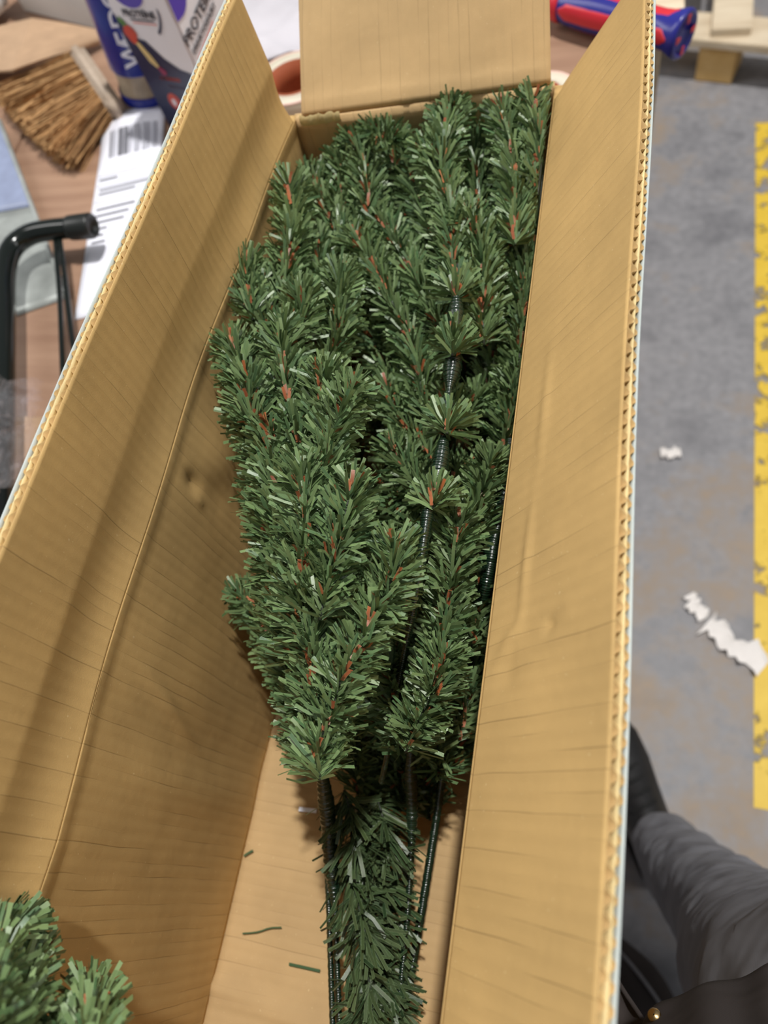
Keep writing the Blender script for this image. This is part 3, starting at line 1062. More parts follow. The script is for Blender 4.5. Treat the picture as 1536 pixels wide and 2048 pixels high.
v, f, uv = sheet_geo(slip, np.linspace(0, 0.10, 12), np.linspace(0, LP, 24), 0.0004)
add('sheet', v, f, M['paper'], sl, uv, True)


def slip_bar(u0, u1, v0, v1, m, nm, t=0.0005):
    q = [slip(u0, v0), slip(u1, v0), slip(u1, v1), slip(u0, v1)]
    vv, ff = poly_plate(np.array(q) + [0, 0, 0.0004], t)
    add(nm, vv, ff, m, sl)


u = 0.016
rb = random.Random(3)
while u < 0.088:
    w = rb.choice((0.002, 0.003, 0.004, 0.006, 0.0085))
    slip_bar(u, u + w, LP - 0.085, LP - 0.032, M['ink'] if rb.random() < 0.6 else M['ink_lite'], 'barcode_bar')
    u += w + rb.choice((0.0015, 0.002, 0.003, 0.0045))
for v0, u0, u1, t in ((.121, .004, .096, .0012), (.1285, .006, .034, .004), (.143, .004, .096, .0010), (.150, .008, .092, .0035), (.159, .008, .064, .0035), (.176, .004, .096, .0010),
                      (.190, .008, .066, .004), (.190, .073, .094, .004), (.203, .008, .058, .004), (.203, .073, .095, .004), (.216, .008, .052, .004), (.216, .073, .09, .004), (.229, .008, .028, .004), (.229, .073, .085, .004),
                      (.242, .008, .024, .004), (.242, .073, .078, .003), (.255, .008, .028, .004)):
    slip_bar(u0, u1, LP - v0 - t, LP - v0, M['ink_lite'] if t < 0.002 else M['ink'], 'text_line')

# hand brush
br = thing('hand_brush', P(150, 230, ZB), 'old hand brush with long brown bristles and greyish wooden back', 'brush')
a0, a1 = P(142, 112, 0.02), P(216, 222, 0.02)
ad = nrm(a1 - a0); la = np.linalg.norm(a1 - a0)
sd = nrm(P(10, 180, 0.02) - P(150, 130, 0.02)); sd = nrm(sd - ad * sd.dot(ad))
v, f = box_geo(a0 - sd * 0.024 + [0, 0, -0.0275], ad * la, sd * 0.026, (0, 0, 0.042), 0.008, 3)
add('brush_back', v, f, M['brush_wood'], br, None, True)
nb = 2600
t = RNG.random(nb) * 0.94 + 0.03
h = RNG.random(nb)
base = a0 + ad * (la * t)[:, None] + np.array([0, 0, 1.0]) * (h * 0.034 - 0.024)[:, None]
Lb = 0.135 * (1 - 0.22 * t) * RNG.uniform(0.85, 1.05, nb)
d0 = sd + ad * (RNG.normal(-0.04, 0.09, nb) + 0.62 * t ** 2)[:, None] + RNG.normal(0, 0.05, (nb, 3)); d0 /= np.linalg.norm(d0, axis=1)[:, None]
d1 = d0 + ad * (RNG.normal(0.10, 0.16, nb))[:, None] + np.array([0, 0, -0.02]); d1 /= np.linalg.norm(d1, axis=1)[:, None]
wd = np.cross(d0, RNG.normal(size=(nb, 3))); wd /= np.linalg.norm(wd, axis=1)[:, None]
cc = np.array(lin(190, 148, 102)) * RNG.uniform(0.5, 1.2, (nb, 1)); cc[:, 3] = 1
V, Q, uvs, C = strips(base, d0, d1, wd, Lb, np.full(nb, 0.0019), cc)
V[:, 2] = np.maximum(V[:, 2], ZB + 0.001)
quads('bristles', V, Q, np.full_like(uvs, 0.5), C, M['bristle'], br)

# dustpan
dp = thing('dustpan', P(60, 480, ZB), 'grey galvanised dustpan with a blue plastic rear lying below the brush', 'dustpan')
A, B_, Cc, D = P(-120, 250, 0.0), P(14, 262, 0.0), P(130, 588, 0.0), P(20, 628, 0.0)
E_ = P(-160, 690, 0.0)


def pan(u, v):
    top = A + (B_ - A) * u
    bot = E_ + (Cc - E_) * u
    p = top + (bot - top) * v
    p[2] = ZB + 0.002 + 0.02 * (1 - v) + 0.018 * max(0.0, (0.06 - u) / 0.06)
    return p


v, f, uv = sheet_geo(pan, np.linspace(0, 1, 24), np.linspace(0.52, 1, 14), -0.0016)
add('pan', v, f, M['galv'], dp, uv, True)
v, f, uv = sheet_geo(pan, np.linspace(0, 1, 24), np.linspace(0.0, 0.515, 14), -0.0022)
add('rear_tray', v, f, M['blue_plastic'], dp, uv, True)
pts = [pan(1, t) + np.array([0, 0, 0.004]) for t in np.linspace(0.0, 1, 9)]
v, f, uv = tube_geo(spline(pts, 24), 0.0035, 8)
add('side_rim', v, f, M['galv'], dp, uv, True)

# tree stand: bent enamelled tube with end cap and two wire stays
st = thing('tree_stand', P(60, 520, ZB), 'black enamelled tubular tree stand leg with capped bent end', 'tree stand')
pts = spline([P(-6, 1150, .035), P(4, 900, .035), P(8, 640, .035), P(10, 545, .035), P(24, 497, .035), P(58, 470, .035), P(100, 460, .035), P(150, 455, .035)], 70)
v, f, uv = tube_geo(pts, 0.0135, 20)
tb = add('tube', v, f, M['black_steel'], st, uv, True)
e0, e1 = P(140, 456, .035), P(186, 451, .035)
ax = nrm(e1 - e0)
v, f = lathe_geo(e0, ax, [(0, .0135), (0, .0152), (.004, .0158), (np.linalg.norm(e1 - e0) - .003, .0162), (np.linalg.norm(e1 - e0), .0148), (np.linalg.norm(e1 - e0), .0120), (np.linalg.norm(e1 - e0) - .006, .0110), (np.linalg.norm(e1 - e0) - .006, 0.0005)], 24)
add('end_cap', v, f, M['black_rubber'], st, None, True)
for pp in ([(110, 468), (114, 520), (120, 600), (127, 780)], [(118, 468), (128, 540), (140, 640), (152, 740)]):
    pts = spline([P(x, y, .030 - 0.006 * i) for i, (x, y) in enumerate(pp)], 30)
    v, f, uv = tube_geo(pts, 0.0034, 10)
    add('wire_stay', v, f, M['black_steel'], st, uv, True)

# clear plastic bag over the tube
bag = thing('plastic_bag', P(30, 900, ZB), 'crumpled clear plastic bag lying over the black tube', 'bag')
nu, nv = 30, 26
tl_, tr_, br_, bl_ = P(-90, 790, .05), P(95, 768, .05), P(60, 960, .05), P(-90, 1080, .05)
rr = np.random.default_rng(5)
hz = rr.normal(0, 1, (nu, nv))
for _ in range(2):
    hz = (hz + np.roll(hz, 1, 0) + np.roll(hz, -1, 0) + np.roll(hz, 1, 1) + np.roll(hz, -1, 1)) / 5
vv = []
for i in range(nu):
    for j in range(nv):
        s, t = i / (nu - 1), j / (nv - 1)
        p = (1 - s) * (1 - t) * tl_ + s * (1 - t) * tr_ + s * t * br_ + (1 - s) * t * bl_
        p = p + np.array([hz[i, j] * 0.006, hz[j % nu, i % nv] * 0.006, 0])
        p[2] = 0.060 + abs(hz[i, j]) * 0.022 - 0.03 * max(0, s - 0.75)
        vv.append(p)
ff = [(i * nv + j, (i + 1) * nv + j, (i + 1) * nv + j + 1, i * nv + j + 1) for i in range(nu - 1) for j in range(nv - 1)]
add('film', vv, ff, M['film'], bag, None, False)
vv2 = np.array(vv) + np.array([0.004, -0.006, 0.009]); vv2[:, 2] += rr.normal(0, 0.001, len(vv2))
add('film', vv2, ff, M['film'], bag, None, False)
# piece of brown carton under the bag
v, f, uv = sheet_geo(lambda u, w: P(40, 1010, ZB) + np.array([-0.12 + u, -0.06 + w, 0.008 - 0.0085 * 0 + 0.002]), np.linspace(0, 0.2, 8), np.linspace(0, 0.17, 8), 0.005)
o = add('cardboard_scrap', v, f, M['kraft_plain'], None, uv, True, loc=P(40, 1010, ZB))
tag(o, 'flat brown cardboard piece beneath the clear plastic bag', 'cardboard')

# kraft carton piece with a folded ridge
k0 = thing('kraft_carton', P(90, 110, ZB), 'creased brown cardboard carton piece behind the hand brush', 'cardboard')
r0, r1 = P(63, 36, 0.05), P(24, 140, 0.05)


def kraft_right(u, v):
    p = r0 + (r1 - r0) * v
    q = P(240, 70, 0.0) + (P(190, 92, 0.0) - P(240, 70, 0.0)) * v
    return p + (q - p) * u + np.array([0, 0, 0.003 * math.sin(u * math.pi)])


def kraft_left(u, v):
    p = r0 + (r1 - r0) * v
    q = P(-120, 80, 0.0) + (P(-120, 150, 0.0) - P(-120, 80, 0.0)) * v
    return p + (q - p) * u


v, f, uv = sheet_geo(kraft_right, np.linspace(0, 1, 20), np.linspace(0, 1, 10), -0.004)
add('panel', v, f, M['kraft_plain'], k0, uv * 0.3, False)
v, f, uv = sheet_geo(kraft_left, np.linspace(0, 1, 14), np.linspace(0, 1, 10), 0.004)
add('panel', v, f, M['kraft_plain'], k0, uv * 0.3, False)

# white carton and white bag at the back left
w0, w1 = P(44, 14, 0.0), P(235, 62, 0.0)
wx = nrm(w1 - w0); wy = np.array([-wx[1], wx[0], 0])
wc = thing('white_carton', (w0 + w1) / 2 + wy * 0.1 + [0, 0, ZB], 'white cardboard carton standing behind the brown carton piece', 'box')
v, f = box_geo(w0 + [0, 0, ZB + 0.0005], wx * 0.25, wy * 0.2, (0, 0, 0.16), 0.002)
add('body', v, f, M['white_card'], wc)
v, f = box_geo(w0 - wx * 0.003 - wy * 0.003 + [0, 0, ZB + 0.145], wx * 0.256, wy * 0.206, (0, 0, 0.02), 0.002)
add('lid', v, f, M['white_card'], wc)
cen = P(12, 40, 0.02)
bm = bmesh.new()
bmesh.ops.create_icosphere(bm, subdivisions=4, radius=1.0)
for q in bm.verts:
    c = q.co
    k = 1 + 0.10 * math.sin(7 * c.x + 3 * c.y) * math.sin(6 * c.z + 2) + 0.05 * math.sin(17 * c.y + 9 * c.x)
    q.co = Vector((c.x * 0.075 * k, c.y * 0.055 * k, max(-0.02, c.z * 0.07 * k)))
vv = np.array([list(q.co) for q in bm.verts]); ff = [[q.index for q in p.verts] for p in bm.faces]
bm.free()
o = add('plastic_bag', vv + cen + [-0.11, 0.05, 0.008], ff, M['white_card'], None, None, True, loc=cen)
tag(o, 'crumpled white plastic bag in front of the white carton', 'bag')

# blue bottle
bc = np.array([P(296, 188, 0)[0], P(296, 188, 0)[1], ZB])
bt = thing('blue_bottle', bc, 'tall royal blue bottle with white lettering beside the protein carton', 'bottle')
RBT = 0.040
bax = nrm([0.17, 0.03, 1.0]); bc = bc + np.array([0, 0, 0.0075])
v, f = lathe_geo(bc, bax, [(0.0005, .004), (.0005, RBT - .004), (.004, RBT), (.016, RBT), (.018, RBT - .0008)], 40)
add('base_ring', v, f, M['royal'], bt, None, True)
v, f = lathe_geo(bc, bax, [(.016, RBT - .002), (.030, RBT - .004), (.052, RBT - .002), (.056, RBT - .002)], 40)
o = add('clear_band', v, f, M['clear_wall'], bt, None, True); o['label'] = 'cloudy transparent band'
v, f = lathe_geo(bc, bax, [(.052, RBT), (.054, RBT + .0008), (.21, RBT + .0008), (.235, RBT - .004), (.252, .020), (.256, .016), (.275, .016), (.276, .002)], 48)
add('sleeve', v, f, M['royal'], bt, None, True)
view = nrm(np.array([0.30, -0.954, 0]))                # lettering climbs the side that faces the box
for ch, z in zip('WEDOL', (0.064, 0.096, 0.118, 0.142, 0.167)):
    lettering('lettering', ch, M['white_print'], bt, bc + view * (RBT + 0.0022) + bax * z + np.array([0.954, 0.30, 0]) * 0.016, bax, (-0.954, -0.30, 0), 0.026, 0.0009, 0.0004)

# protein drink carton
c0 = P(335, 245, 0.0); c0[2] = ZB
fx = np.array([0.1, -0.03, 0]); fxn = nrm(fx); WF = np.linalg.norm(fx)
fy = np.array([-fxn[1], fxn[0], 0])
pc = thing('drink_carton', c0 + fx / 2 + fy * 0.05, 'white and navy protein drink carton standing between bottle and box', 'carton')
v, f = box_geo(c0 + [0, 0, 0.0005], fx, fy * 0.10, (0, 0, 0.26), 0.003)
add('carton_body', v, f, M['carton_white'], pc)


def face(u, z, off=0.0006):       # point on the front face
    return c0 + fxn * u - fy * off + np.array([0, 0, z])


def side(u, z, off=0.0006):       # point on the right hand face
    return c0 + fx + fy * u + fxn * off + np.array([0, 0, z])


def print_patch(nm, fn, pts, m, off=0.0006, t=0.0003):
    q = np.array([fn(u, z, off) for u, z in pts])
    n = -fy if fn is face else fxn
    vv, ff = poly_plate(q, t, n)
    add(nm, vv, ff, m, pc)


print_patch('navy_panel', face, [(.001, .001), (WF - .001, .001), (WF - .001, .090), (.075, .097), (.055, .110), (.040, .127), (.036, .132), (.020, .134), (.010, .145), (.002, .165), (.001, .175)], M['navy'])
print_patch('navy_panel', side, [(.001, .001), (.099, .001), (.099, .075), (.05, .085), (.001, .090)], M['navy'])
arc = [(.030 + .062 * math.cos(a) * 0.86, .180 + .048 * math.sin(a)) for a in np.linspace(-0.25 * math.pi, -0.02 * math.pi, 10)]
arc2 = [(u - .002, z + .003) for u, z in arc[::-1]]
print_patch('curved_stripe', face, [(u, z - .004) for u, z in arc] + [(u - .0018, z - .0005) for u, z in arc[::-1]], M['navy'])
print_patch('emblem', face, [(.042 + .026 * math.cos(a), .194 + .020 * math.sin(a)) for a in np.linspace(0, 2 * math.pi, 28, endpoint=False)], M['violet'])
print_patch('emblem', side, [(.012 + .024 * math.cos(a), .190 + .030 * math.sin(a)) for a in np.linspace(-0.5 * math.pi, 0.5 * math.pi, 16)] + [(.002, .220), (.002, .160)], M['violet'])
lettering('lettering', 'PROTEÏNE', M['black_print'], pc, face(.020, .163, .0011), fxn, (0, 0, 1), .0085, .0002, .0002)
print_patch('text_line', face, [(.028, .1585), (.068, .1585), (.068, .160), (.028, .160)], M['black_print'])
print_patch('text_line', face, [(.030, .1545), (.070, .1545), (.070, .156), (.030, .156)], M['pink_print'])
lettering('lettering', 'PROTEÏNE', M['black_print'], pc, side(.001, .128, .0011), np.array(fy) + [0, 0, 0.30], (0, 0, 1), .014, .0002, .0003)
lettering('lettering', 'DRINKYOGHURT', M['black_print'], pc, side(.006, .116, .0011), np.array(fy) + [0, 0, 0.30], (0, 0, 1), .0065, .0002, .0002)
print_patch('text_line', side, [(.010, .106), (.060, .124), (.060, .127), (.010, .109)], M['pink_print'])
straw = [(.0165 + .0105 * math.cos(a) * (1 - 0.25 * (math.sin(a) < 0)), .139 + .0125 * math.sin(a)) for a in np.linspace(0, 2 * math.pi, 18, endpoint=False)]
print_patch('strawberry_print', face, straw, M['red_print'], .0012)
print_patch('leaf_print', face, [(.006, .156), (.011, .150), (.017, .151), (.015, .157), (.012, .160), (.008, .161)], M['green_print'], .0014)
print_patch('fruit_print', face, [(.018, .128), (.024, .130), (.036, .110), (.040, .099), (.036, .096), (.027, .104)], M['banana'], .0014)
print_patch('berry_print', face, [(.036, .097), (.041, .098), (.048, .093), (.047, .087), (.040, .086)], M['magenta'], .0013)
for z, u0, u1 in ((.079, .030, .066), (.068, .040, .078)):
    print_patch('text_line', face, [(u0, z), (u1, z), (u1, z + .005), (u0, z + .005)], M['red_print'])
for u, z in ((.037, .047), (.041, .014)):
    print_patch('round_badge', face, [(u + .0105 * math.cos(a), z + .0125 * math.sin(a)) for a in np.linspace(0, 2 * math.pi, 22, endpoint=False)], M['red_print'], .0010)
    print_patch('badge_drop', face, [(u - .001 + .0035 * math.cos(a), z - .001 + .0055 * math.sin(a)) for a in np.linspace(0, 2 * math.pi, 12, endpoint=False)], M['white_print'], .0014)
for z in (.055, .048, .041):
    print_patch('text_line', face, [(.053, z), (.075, z), (.075, z + .0025), (.053, z + .0025)], M['ink'])

# white film sheet behind the box
ws = thing('packing_paper', P(520, 40, ZB), 'creased white packing paper sheet spread behind the box', 'paper')
q0, q1, q2, q3 = P(500, 120, 0.0), P(640, 100, 0.0), P(640, -160, 0.0), P(440, -160, 0.0)


def wsheet(u, v):
    p = (1 - u) * (1 - v) * q0 + u * (1 - v) * q1 + u * v * q2 + (1 - u) * v * q3
    p[2] = ZB + 0.004 + 0.006 * abs(math.sin(9 * v + 3 * u)) ** 4 + 0.004 * abs(math.sin(14 * v - 4 * u + 1)) ** 6
    return p


v, f, uv = sheet_geo(wsheet, np.linspace(0, 1, 30), np.linspace(0, 1, 60), 0.0005)
add('sheet', v, f, M['packing'], ws, uv, True)

# tape rolls
for c, lab, r in ((P(604, 208, 0.0), 'pinkish parcel tape roll with red core left of the raised far flap', 0.056), (P(1094, 240, 0.0), 'pale pink tape roll right of the raised far flap', 0.034)):
    c = np.array([c[0], c[1], ZB])
    t = thing('tape_roll', c, lab, 'tape')
    v, f = lathe_geo(c, (0, 0, 1), [(.0015, r - .018), (.0015, r), (.046, r), (.048, r - .001), (.048, r - .018), (.0015, r - .018)], 44)
    add('tape_winding', v, f, M['tape_white'], t, None, True)
    v, f = lathe_geo(c, (0, 0, 1), [(.0478, r - .0012), (.0488, r - .001), (.0488, r + .0006), (.0465, r + .0006)], 44)
    add('outer_wrap', v, f, M['tape_pink'], t, None, True)
    v, f = lathe_geo(c, (0, 0, 1), [(.001, r - .0182), (.049, r - .0182), (.049, r - .021), (.001, r - .021), (.001, r - .0182)], 40)
    add('core', v, f, M['tape_core'], t, None, True)

# red and blue flared grip
h0, h1 = P(1128, -8, 0.03), P(1372, 54, 0.03)
h0[2] = h1[2] = ZB + 0.0290
ha = nrm(h1 - h0); hl = np.linalg.norm(h1 - h0)
gr = thing('tool_handle', (h0 + h1) / 2 + [0, 0, -0.0290], 'fat red and blue plastic tool handle with flared end at bench edge', 'tool')
prof = [(0, .021), (.012, .0235), (.05, .025), (hl * .42, .0240), (hl * .62, .0220), (hl * .80, .0210), (hl * .88, .0222), (hl * .95, .0268), (hl * .985, .0285), (hl, .0275), (hl + .001, .0235), (hl - .004, .018), (hl - .004, .0005)]
v, f = lathe_geo(h0, ha, prof, 48)
g = add('grip', v, f, M['grip_blue'], gr, None, True)
sx = nrm(np.cross((0, 0, 1), ha)); sy = np.cross(ha, sx)
for k in range(4):                # red inlays, a little proud of the blue shell
    a0_ = math.radians(80 + 90 * k); n = 9
    vv = []
    ds = np.linspace(hl * .03, hl * .93, 16)
    for d_ in ds:
        r_ = np.interp(d_, [q[0] for q in prof[:10]], [q[1] for q in prof[:10]]) + .0007
        fade = min(1.0, (hl * .93 - d_) / (hl * .06) + 0.15, (d_ - hl * .03) / 0.012 + 0.3)
        for i in range(n):
            an = a0_ + math.radians(56) * ((i / (n - 1) - .5) * fade)
            rr_ = r_ - (.0012 if i in (0, n - 1) else 0)
            vv.append(h0 + ha * d_ + rr_ * (sx * math.cos(an) + sy * math.sin(an)))
    ff = [(i * n + j, (i + 1) * n + j, (i + 1) * n + j + 1, i * n + j + 1) for i in range(len(ds) - 1) for j in range(n - 1)]
    add('red_inlay', vv, ff, M['grip_red'], g, None, True)
    an = a0_
    e = h0 + ha * (hl + .0008)
    q = [e + r_ * (sx * math.cos(an + w_) + sy * math.sin(an + w_)) for r_, w_ in ((.013, -.18), (.0228, -.16), (.0228, .16), (.013, .18))]
    vv, ff = poly_plate(q, .0008, ha)
    add('red_inlay', vv, ff, M['grip_red'], g)
v, f = lathe_geo(h0, ha, [(-.012, .002), (-.012, .022), (-.004, .0235), (.002, .0225)], 36)
add('collar', v, f, M['grip_red'], gr, None, True)
v, f = lathe_geo(h0 - ha * .075, ha, [(0, .001), (0, .011), (.066, .011), (.066, .001)], 20)
add('shaft', v, f, M['black_steel'], gr, None, True)

# ------------------------------------------------------------------ pallet on the floor
po = P(1398, 96, GROUND + 0.1); pe = P(1536, 110, GROUND + 0.1)
pu = nrm(pe - po); pv = np.array([-pu[1], pu[0], 0])
po = np.array([po[0], po[1], GROUND])
pal = thing('wooden_pallet', po + pu * 0.05 + pv * 0.3, 'pale wooden pallet standing on the grey workshop floor', 'pallet')


pd = nrm((P(1457, 0, GROUND + .122) - P(1450, 88, GROUND + .122)) * [1, 1, 0])


def pbox(nm, u0, u1, v0, v1, z0, z1, m):
    v, f = box_geo(po + pu * u0 + pv * v0 + np.array([0, 0, z0]), pu * (u1 - u0), pv * (v1 - v0), (0, 0, z1 - z0), 0.002)
    add(nm, v, f, M[m], pal)


for v0 in (0.0, 0.52, 1.05):
    for u0 in (-.36, .0, .36):
        pbox('block', u0, u0 + .1, v0 + .008, v0 + .108, .001, .1, 'pine_block')
    pbox('plank', -.37, .47, v0, v0 + .12, .1, .122, 'pine')
for u0, v0 in ((-.36, .0), (-.155, .25), (.022, .012), (.24, .0), (.38, .0)):
    if u0 in (.24,): continue
    pu2 = np.array([pd[1], -pd[0], 0])
    v, f = box_geo(po + pu * u0 + pv * v0 + np.array([0, 0, .122]), pu2 * (.10 if u0 < .3 else .09), pd * (1.16 - v0), (0, 0, .022), 0.002)
    add('plank', v, f, M['pine'], pal)

# ------------------------------------------------------------------ paper scraps on the floor
for cx, cy, wx_, wy_, ang, lab, sd_ in ((1341, 910, .042, .022, 0.1, 'small white paper scrap on the floor near the middle of the box', 1), (1391, 1216, .055, .026, -1.0, 'narrow curled white paper scrap beside the large torn piece', 2),
                                        (1468, 1292, .125, .045, -0.62, 'large torn white paper scrap touching the yellow line', 3)):
    c = P(cx, cy, GROUND)
    r3 = np.random.default_rng(sd_)
    n, m_ = 14, 7
    vv = []
    for i in range(n):
        wob = 1 + 0.35 * r3.normal() * 0.6
        for j in range(m_):
            x = (i / (n - 1) - .5) * wx_; y = (j / (m_ - 1) - .5) * wy_ * max(0.5, min(1.4, wob)) + 0.15 * wy_ * math.sin(i * 0.8)
            z = 0.003 + 0.006 * abs(math.sin(i * .9 + j * 1.3 + sd_)) + (0.008 if j in (0, m_ - 1) and i % 3 == 0 else 0)
            vv.append(c + np.array([x * math.cos(ang) - y * math.sin(ang), x * math.sin(ang) + y * math.cos(ang), z]))
    ff = [(i * m_ + j, (i + 1) * m_ + j, (i + 1) * m_ + j + 1, i * m_ + j + 1) for i in range(n - 1) for j in range(m_ - 1)]
    o = add('paper_scrap', vv, ff, M['scrap'], None, None, True, loc=c)
    tag(o, lab, 'paper scrap')

# ------------------------------------------------------------------ the person who takes the photograph
ank = P(1312, 1668, GROUND + 0.10)
toe = P(1226, 1488, GROUND + 0.03)
knee = P(1474, 1850, GROUND + 0.50)
hip = P(1680, 2110, GROUND + 0.88)
fd = nrm(np.array([toe[0] - ank[0], toe[1] - ank[1], 0])); fr = np.array([fd[1], -fd[0], 0])
hip2 = hip + fr * 0.19 + np.array([0.02, -0.02, 0])
ank2 = np.array([hip2[0] + 0.20, hip2[1] - 0.06, GROUND + 0.10]); knee2 = (hip2 + ank2) / 2 + fd * 0.03
pelv = (hip + hip2) / 2 + np.array([0, 0, 0.06]); waist = pelv + np.array([0.02, -0.03, 0.14]); chest = waist + np.array([0.02, -0.05, 0.22])


def skinned(name, joints, edges, m, parent, sub=2, disp=0.0, dscale=0.08):
    base = LOC[parent.name] if parent is not None else np.zeros(3)
    me = bpy.data.meshes.new(name)
    me.from_pydata([list(np.asarray(j[0]) - base) for j in joints], edges, [])
    o = bpy.data.objects.new(name, me); COL.objects.link(o)
    if parent is not None: o.parent = parent
    LOC[o.name] = base
    sk = o.modifiers.new('skin', 'SKIN'); sk.use_smooth_shade = True
    for i, j in enumerate(joints):
        me.skin_vertices[0].data[i].radius = j[1] if isinstance(j[1], tuple) else (j[1], j[1])
    me.skin_vertices[0].data[0].use_root = True
    ss = o.modifiers.new('subsurf', 'SUBSURF'); ss.levels = sub; ss.render_levels = sub
    if disp:
        tx = bpy.data.textures.new(name + '_folds', 'CLOUDS'); tx.noise_scale = dscale; tx.noise_depth = 2
        dm = o.modifiers.new('folds', 'DISPLACE'); dm.texture = tx; dm.strength = disp; dm.mid_level = 0.5; dm.texture_coords = 'LOCAL'
    me.materials.append(m)
    return o


pj = [(pelv, .10), (waist, .10), (chest, (.13, .10)), (hip, .075), (knee, .055), (ank, .040), (hip2, .075), (knee2, .055), (ank2, .040)]
per = thing('person', (pelv[0], pelv[1], GROUND), 'person in charcoal trousers and dark jacket standing right of the box', 'person')
skinned('body', pj, [(0, 1), (1, 2), (0, 3), (3, 4), (4, 5), (0, 6), (6, 7), (7, 8)], M['skin'], per)
low = ank + np.array([0, 0, -0.0])
mid1 = knee * 0.35 + ank * 0.65
tj = [(pelv + [0, 0, .02], (.145, .12)), (hip, .098), (hip * .5 + knee * .5, .084), (knee, .070), (mid1 + fd * -0.01, .058), (low + [0, 0, .012], .050), (hip2, .098), (knee2, .078), (ank2 + [0, 0, .01], .06), (waist, .13)]
skinned('trousers', tj, [(0, 1), (1, 2), (2, 3), (3, 4), (4, 5), (0, 6), (6, 7), (7, 8), (0, 9)], M['trouser'], per, 4, 0.014, 0.045)


def shoe(ankle, fwd):
    right = np.array([fwd[1], -fwd[0], 0])
    heel = np.array([ankle[0], ankle[1], GROUND]) - fwd * 0.075
    secs = [(0.0, .020, .055), (.02, .036, .085), (.07, .039, .110), (.11, .040, .100), (.15, .044, .080), (.20, .050, .062), (.25, .048, .052), (.285, .034, .042), (.300, .014, .030)]
    n = 20
    vv = []
    for d_, w_, h_ in secs:
        for k in range(n):
            a = 2 * math.pi * k / n
            x, z = math.cos(a), math.sin(a)
            x = math.copysign(abs(x) ** 0.8, x)
            zz = GROUND + 0.016 + (h_ - .016) * (0.5 + 0.5 * z)
            vv.append(heel + fwd * d_ + right * (w_ * x * (1 - 0.25 * max(z, 0))) + np.array([0, 0, zz - GROUND]))
    ff = [(i * n + k, i * n + (k + 1) % n, (i + 1) * n + (k + 1) % n, (i + 1) * n + k) for i in range(len(secs) - 1) for k in range(n)]
    ff += [tuple(range(n))[::-1], tuple((len(secs) - 1) * n + k for k in range(n))]
    so = add('shoe', vv, ff, M['shoe'], per, None, True)
    out = [heel + fwd * d_ + right * (w_ + .003) for d_, w_, h_ in secs] + [heel + fwd * d_ - right * (w_ + .003) for d_, w_, h_ in secs[::-1]]
    vv, ff = poly_plate(np.array(out) + [0, 0, 0.0008], .020)
    add('sole', vv, ff, M['sole'], so)
    for i in range(4):
        d_ = .120 + i * .022
        h_ = np.interp(d_, [q[0] for q in secs], [q[2] for q in secs]) + .002
        pts = spline([heel + fwd * (d_ - .004) + right * -.024 + [0, 0, h_ - .010], heel + fwd * d_ + [0, 0, h_ + .002], heel + fwd * (d_ + .004) + right * .024 + [0, 0, h_ - .010]], 10)
        v, f, uv = tube_geo(pts, 0.003, 6)
        add('lace', v, f, M['lace'], so, uv, True)


shoe(ank, fd)
shoe(ank2, fd)

# jacket: body plus two front panels that hang open
jt = [(waist + [0.01, -.01, .05], (.125, .11)), (waist + [0.01, -.01, .12], (.14, .12)), (chest, (.165, .13)), (chest + np.array([0.01, -0.02, 0.1]), (.12, .10))]
jk = skinned('jacket', jt, [(0, 1), (1, 2), (2, 3)], M['jacket'], per, 3, 0.015, 0.06)
hem = spline([P(1284, 2046, .115), P(1330, 2001, .125), P(1400, 1974, .13), P(1470, 1950, .132), P(1540, 1928, .13), P(1640, 1900, .12)], 40)
topl = spline([P(1300, 2330, .30), P(1380, 2330, .31), P(1480, 2330, .32), P(1600, 2300, .30), P(1700, 2250, .26), P(1800, 2200, .22)], 40)


def panel(lo, hi, nm, foldk=0.004, seed=0.0):
    nv_ = 24
    vv = []
    for i in range(len(lo)):
        for j in range(nv_):
            t_ = j / (nv_ - 1)
            p = lo[i] * (1 - t_) + hi[i] * t_
            p = p + np.array([-0.3, 0.3, 0.9]) * foldk * (math.sin(i * .5 + j * .25 + seed) + 0.6 * math.sin(i * .21 - j * .4 + 2 * seed))
            if j == 1: p = p + np.array([-0.3, 0.3, 0.9]) * 0.0012
            vv.append(p)
    vv = np.array(vv); o_ = len(vv)
    vv = np.vstack([vv, vv - np.array([-0.3, 0.3, 0.9]) * 0.003])
    n = len(lo)
    ff = []
    for i in range(n - 1):
        for j in range(nv_ - 1):
            p, q, r, s = i * nv_ + j, (i + 1) * nv_ + j, (i + 1) * nv_ + j + 1, i * nv_ + j + 1
            ff += [(p, q, r, s), (o_ + p, o_ + s, o_ + r, o_ + q)]
        ff += [(i * nv_, o_ + i * nv_, o_ + (i + 1) * nv_, (i + 1) * nv_)]
    for j in range(nv_ - 1):
        ff += [(j, j + 1, o_ + j + 1, o_ + j), ((n - 1) * nv_ + j, o_ + (n - 1) * nv_ + j, o_ + (n - 1) * nv_ + j + 1, (n - 1) * nv_ + j + 1)]
    return add(nm, vv, ff, M['jacket'], jk, None, True)


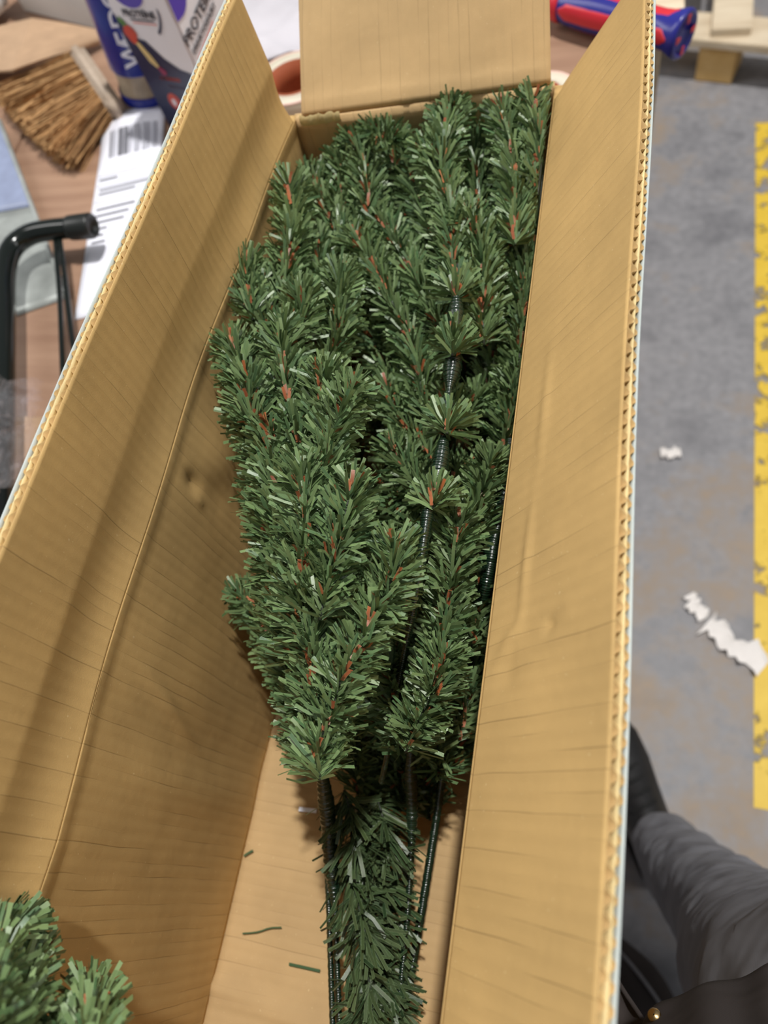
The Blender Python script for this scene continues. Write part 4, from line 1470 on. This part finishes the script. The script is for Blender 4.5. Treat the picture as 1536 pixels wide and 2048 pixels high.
pn = panel(hem, topl, 'front_panel')
sc_ = np.array(pn.data.vertices[4 * 24 + 2].co) + LOC[pn.name]
v, f = lathe_geo(sc_ + np.array([-.0003, .0003, .0008]), (-0.3, 0.3, 0.9), [(0, .0034), (.0012, .0036), (.0022, .0027), (.0026, .0004)], 18)
o = add('stud', v, f, M['brass'], jk, None, True); o['label'] = 'round brass snap stud'
edge_l = spline([P(1183, 1898, .02), P(1196, 1903, .025), P(1215, 1928, .03), P(1250, 1985, .04), P(1292, 2050, .06), P(1320, 2120, .09)], 40)
back_l = spline([P(1120, 1990, .0), P(1130, 2030, .01), P(1150, 2080, .02), P(1180, 2140, .04), P(1220, 2220, .07), P(1280, 2300, .12)], 40)
panel(edge_l, back_l, 'front_panel', 0.003, 1.3)
v, f, uv = tube_geo(edge_l[:34] + np.array([-.001, .001, .003]), 0.0016, 6)
add('hem_piping', v, f, M['jacket'], jk, uv, True)

# black bag on the floor glimpsed below the jacket
g0 = P(1262, 1990, GROUND)
bgk = thing('floor_bag', g0, 'black bag with grey piping on the floor below the jacket', 'bag')
bm = bmesh.new()
bmesh.ops.create_icosphere(bm, subdivisions=4, radius=1.0)
for q in bm.verts:
    c = q.co
    k = 1 + 0.06 * math.sin(5 * c.x + 2) * math.sin(4 * c.y + 1)
    q.co = Vector((c.x * 0.055 * k, c.y * 0.10 * k, max(-0.06, c.z * 0.065 * k) + 0.062))
Rz = Matrix.Rotation(0.75, 3, 'Z')
vv = np.array([list(Rz @ q.co) for q in bm.verts]) + g0; ff = [[q.index for q in p.verts] for p in bm.faces]
bm.free()
add('bag_body', vv, ff, M['jacket'], bgk, None, True)
pts = []
for t_ in np.linspace(-1.2, 1.2, 20):
    q = Rz @ Vector((0.022 * math.cos(t_) + 0.006, 0.098 * math.sin(t_), 0.0))
    zz = 0.064 + 0.062 * math.sqrt(max(0.0, 1 - (0.5 * math.cos(t_)) ** 2 - math.sin(t_) ** 2))
    pts.append(g0 + np.array([q.x, q.y, zz]))
v, f, uv = tube_geo(np.array(pts), 0.0028, 8)
add('piping', v, f, M['grey_stripe'], bgk, uv, True)
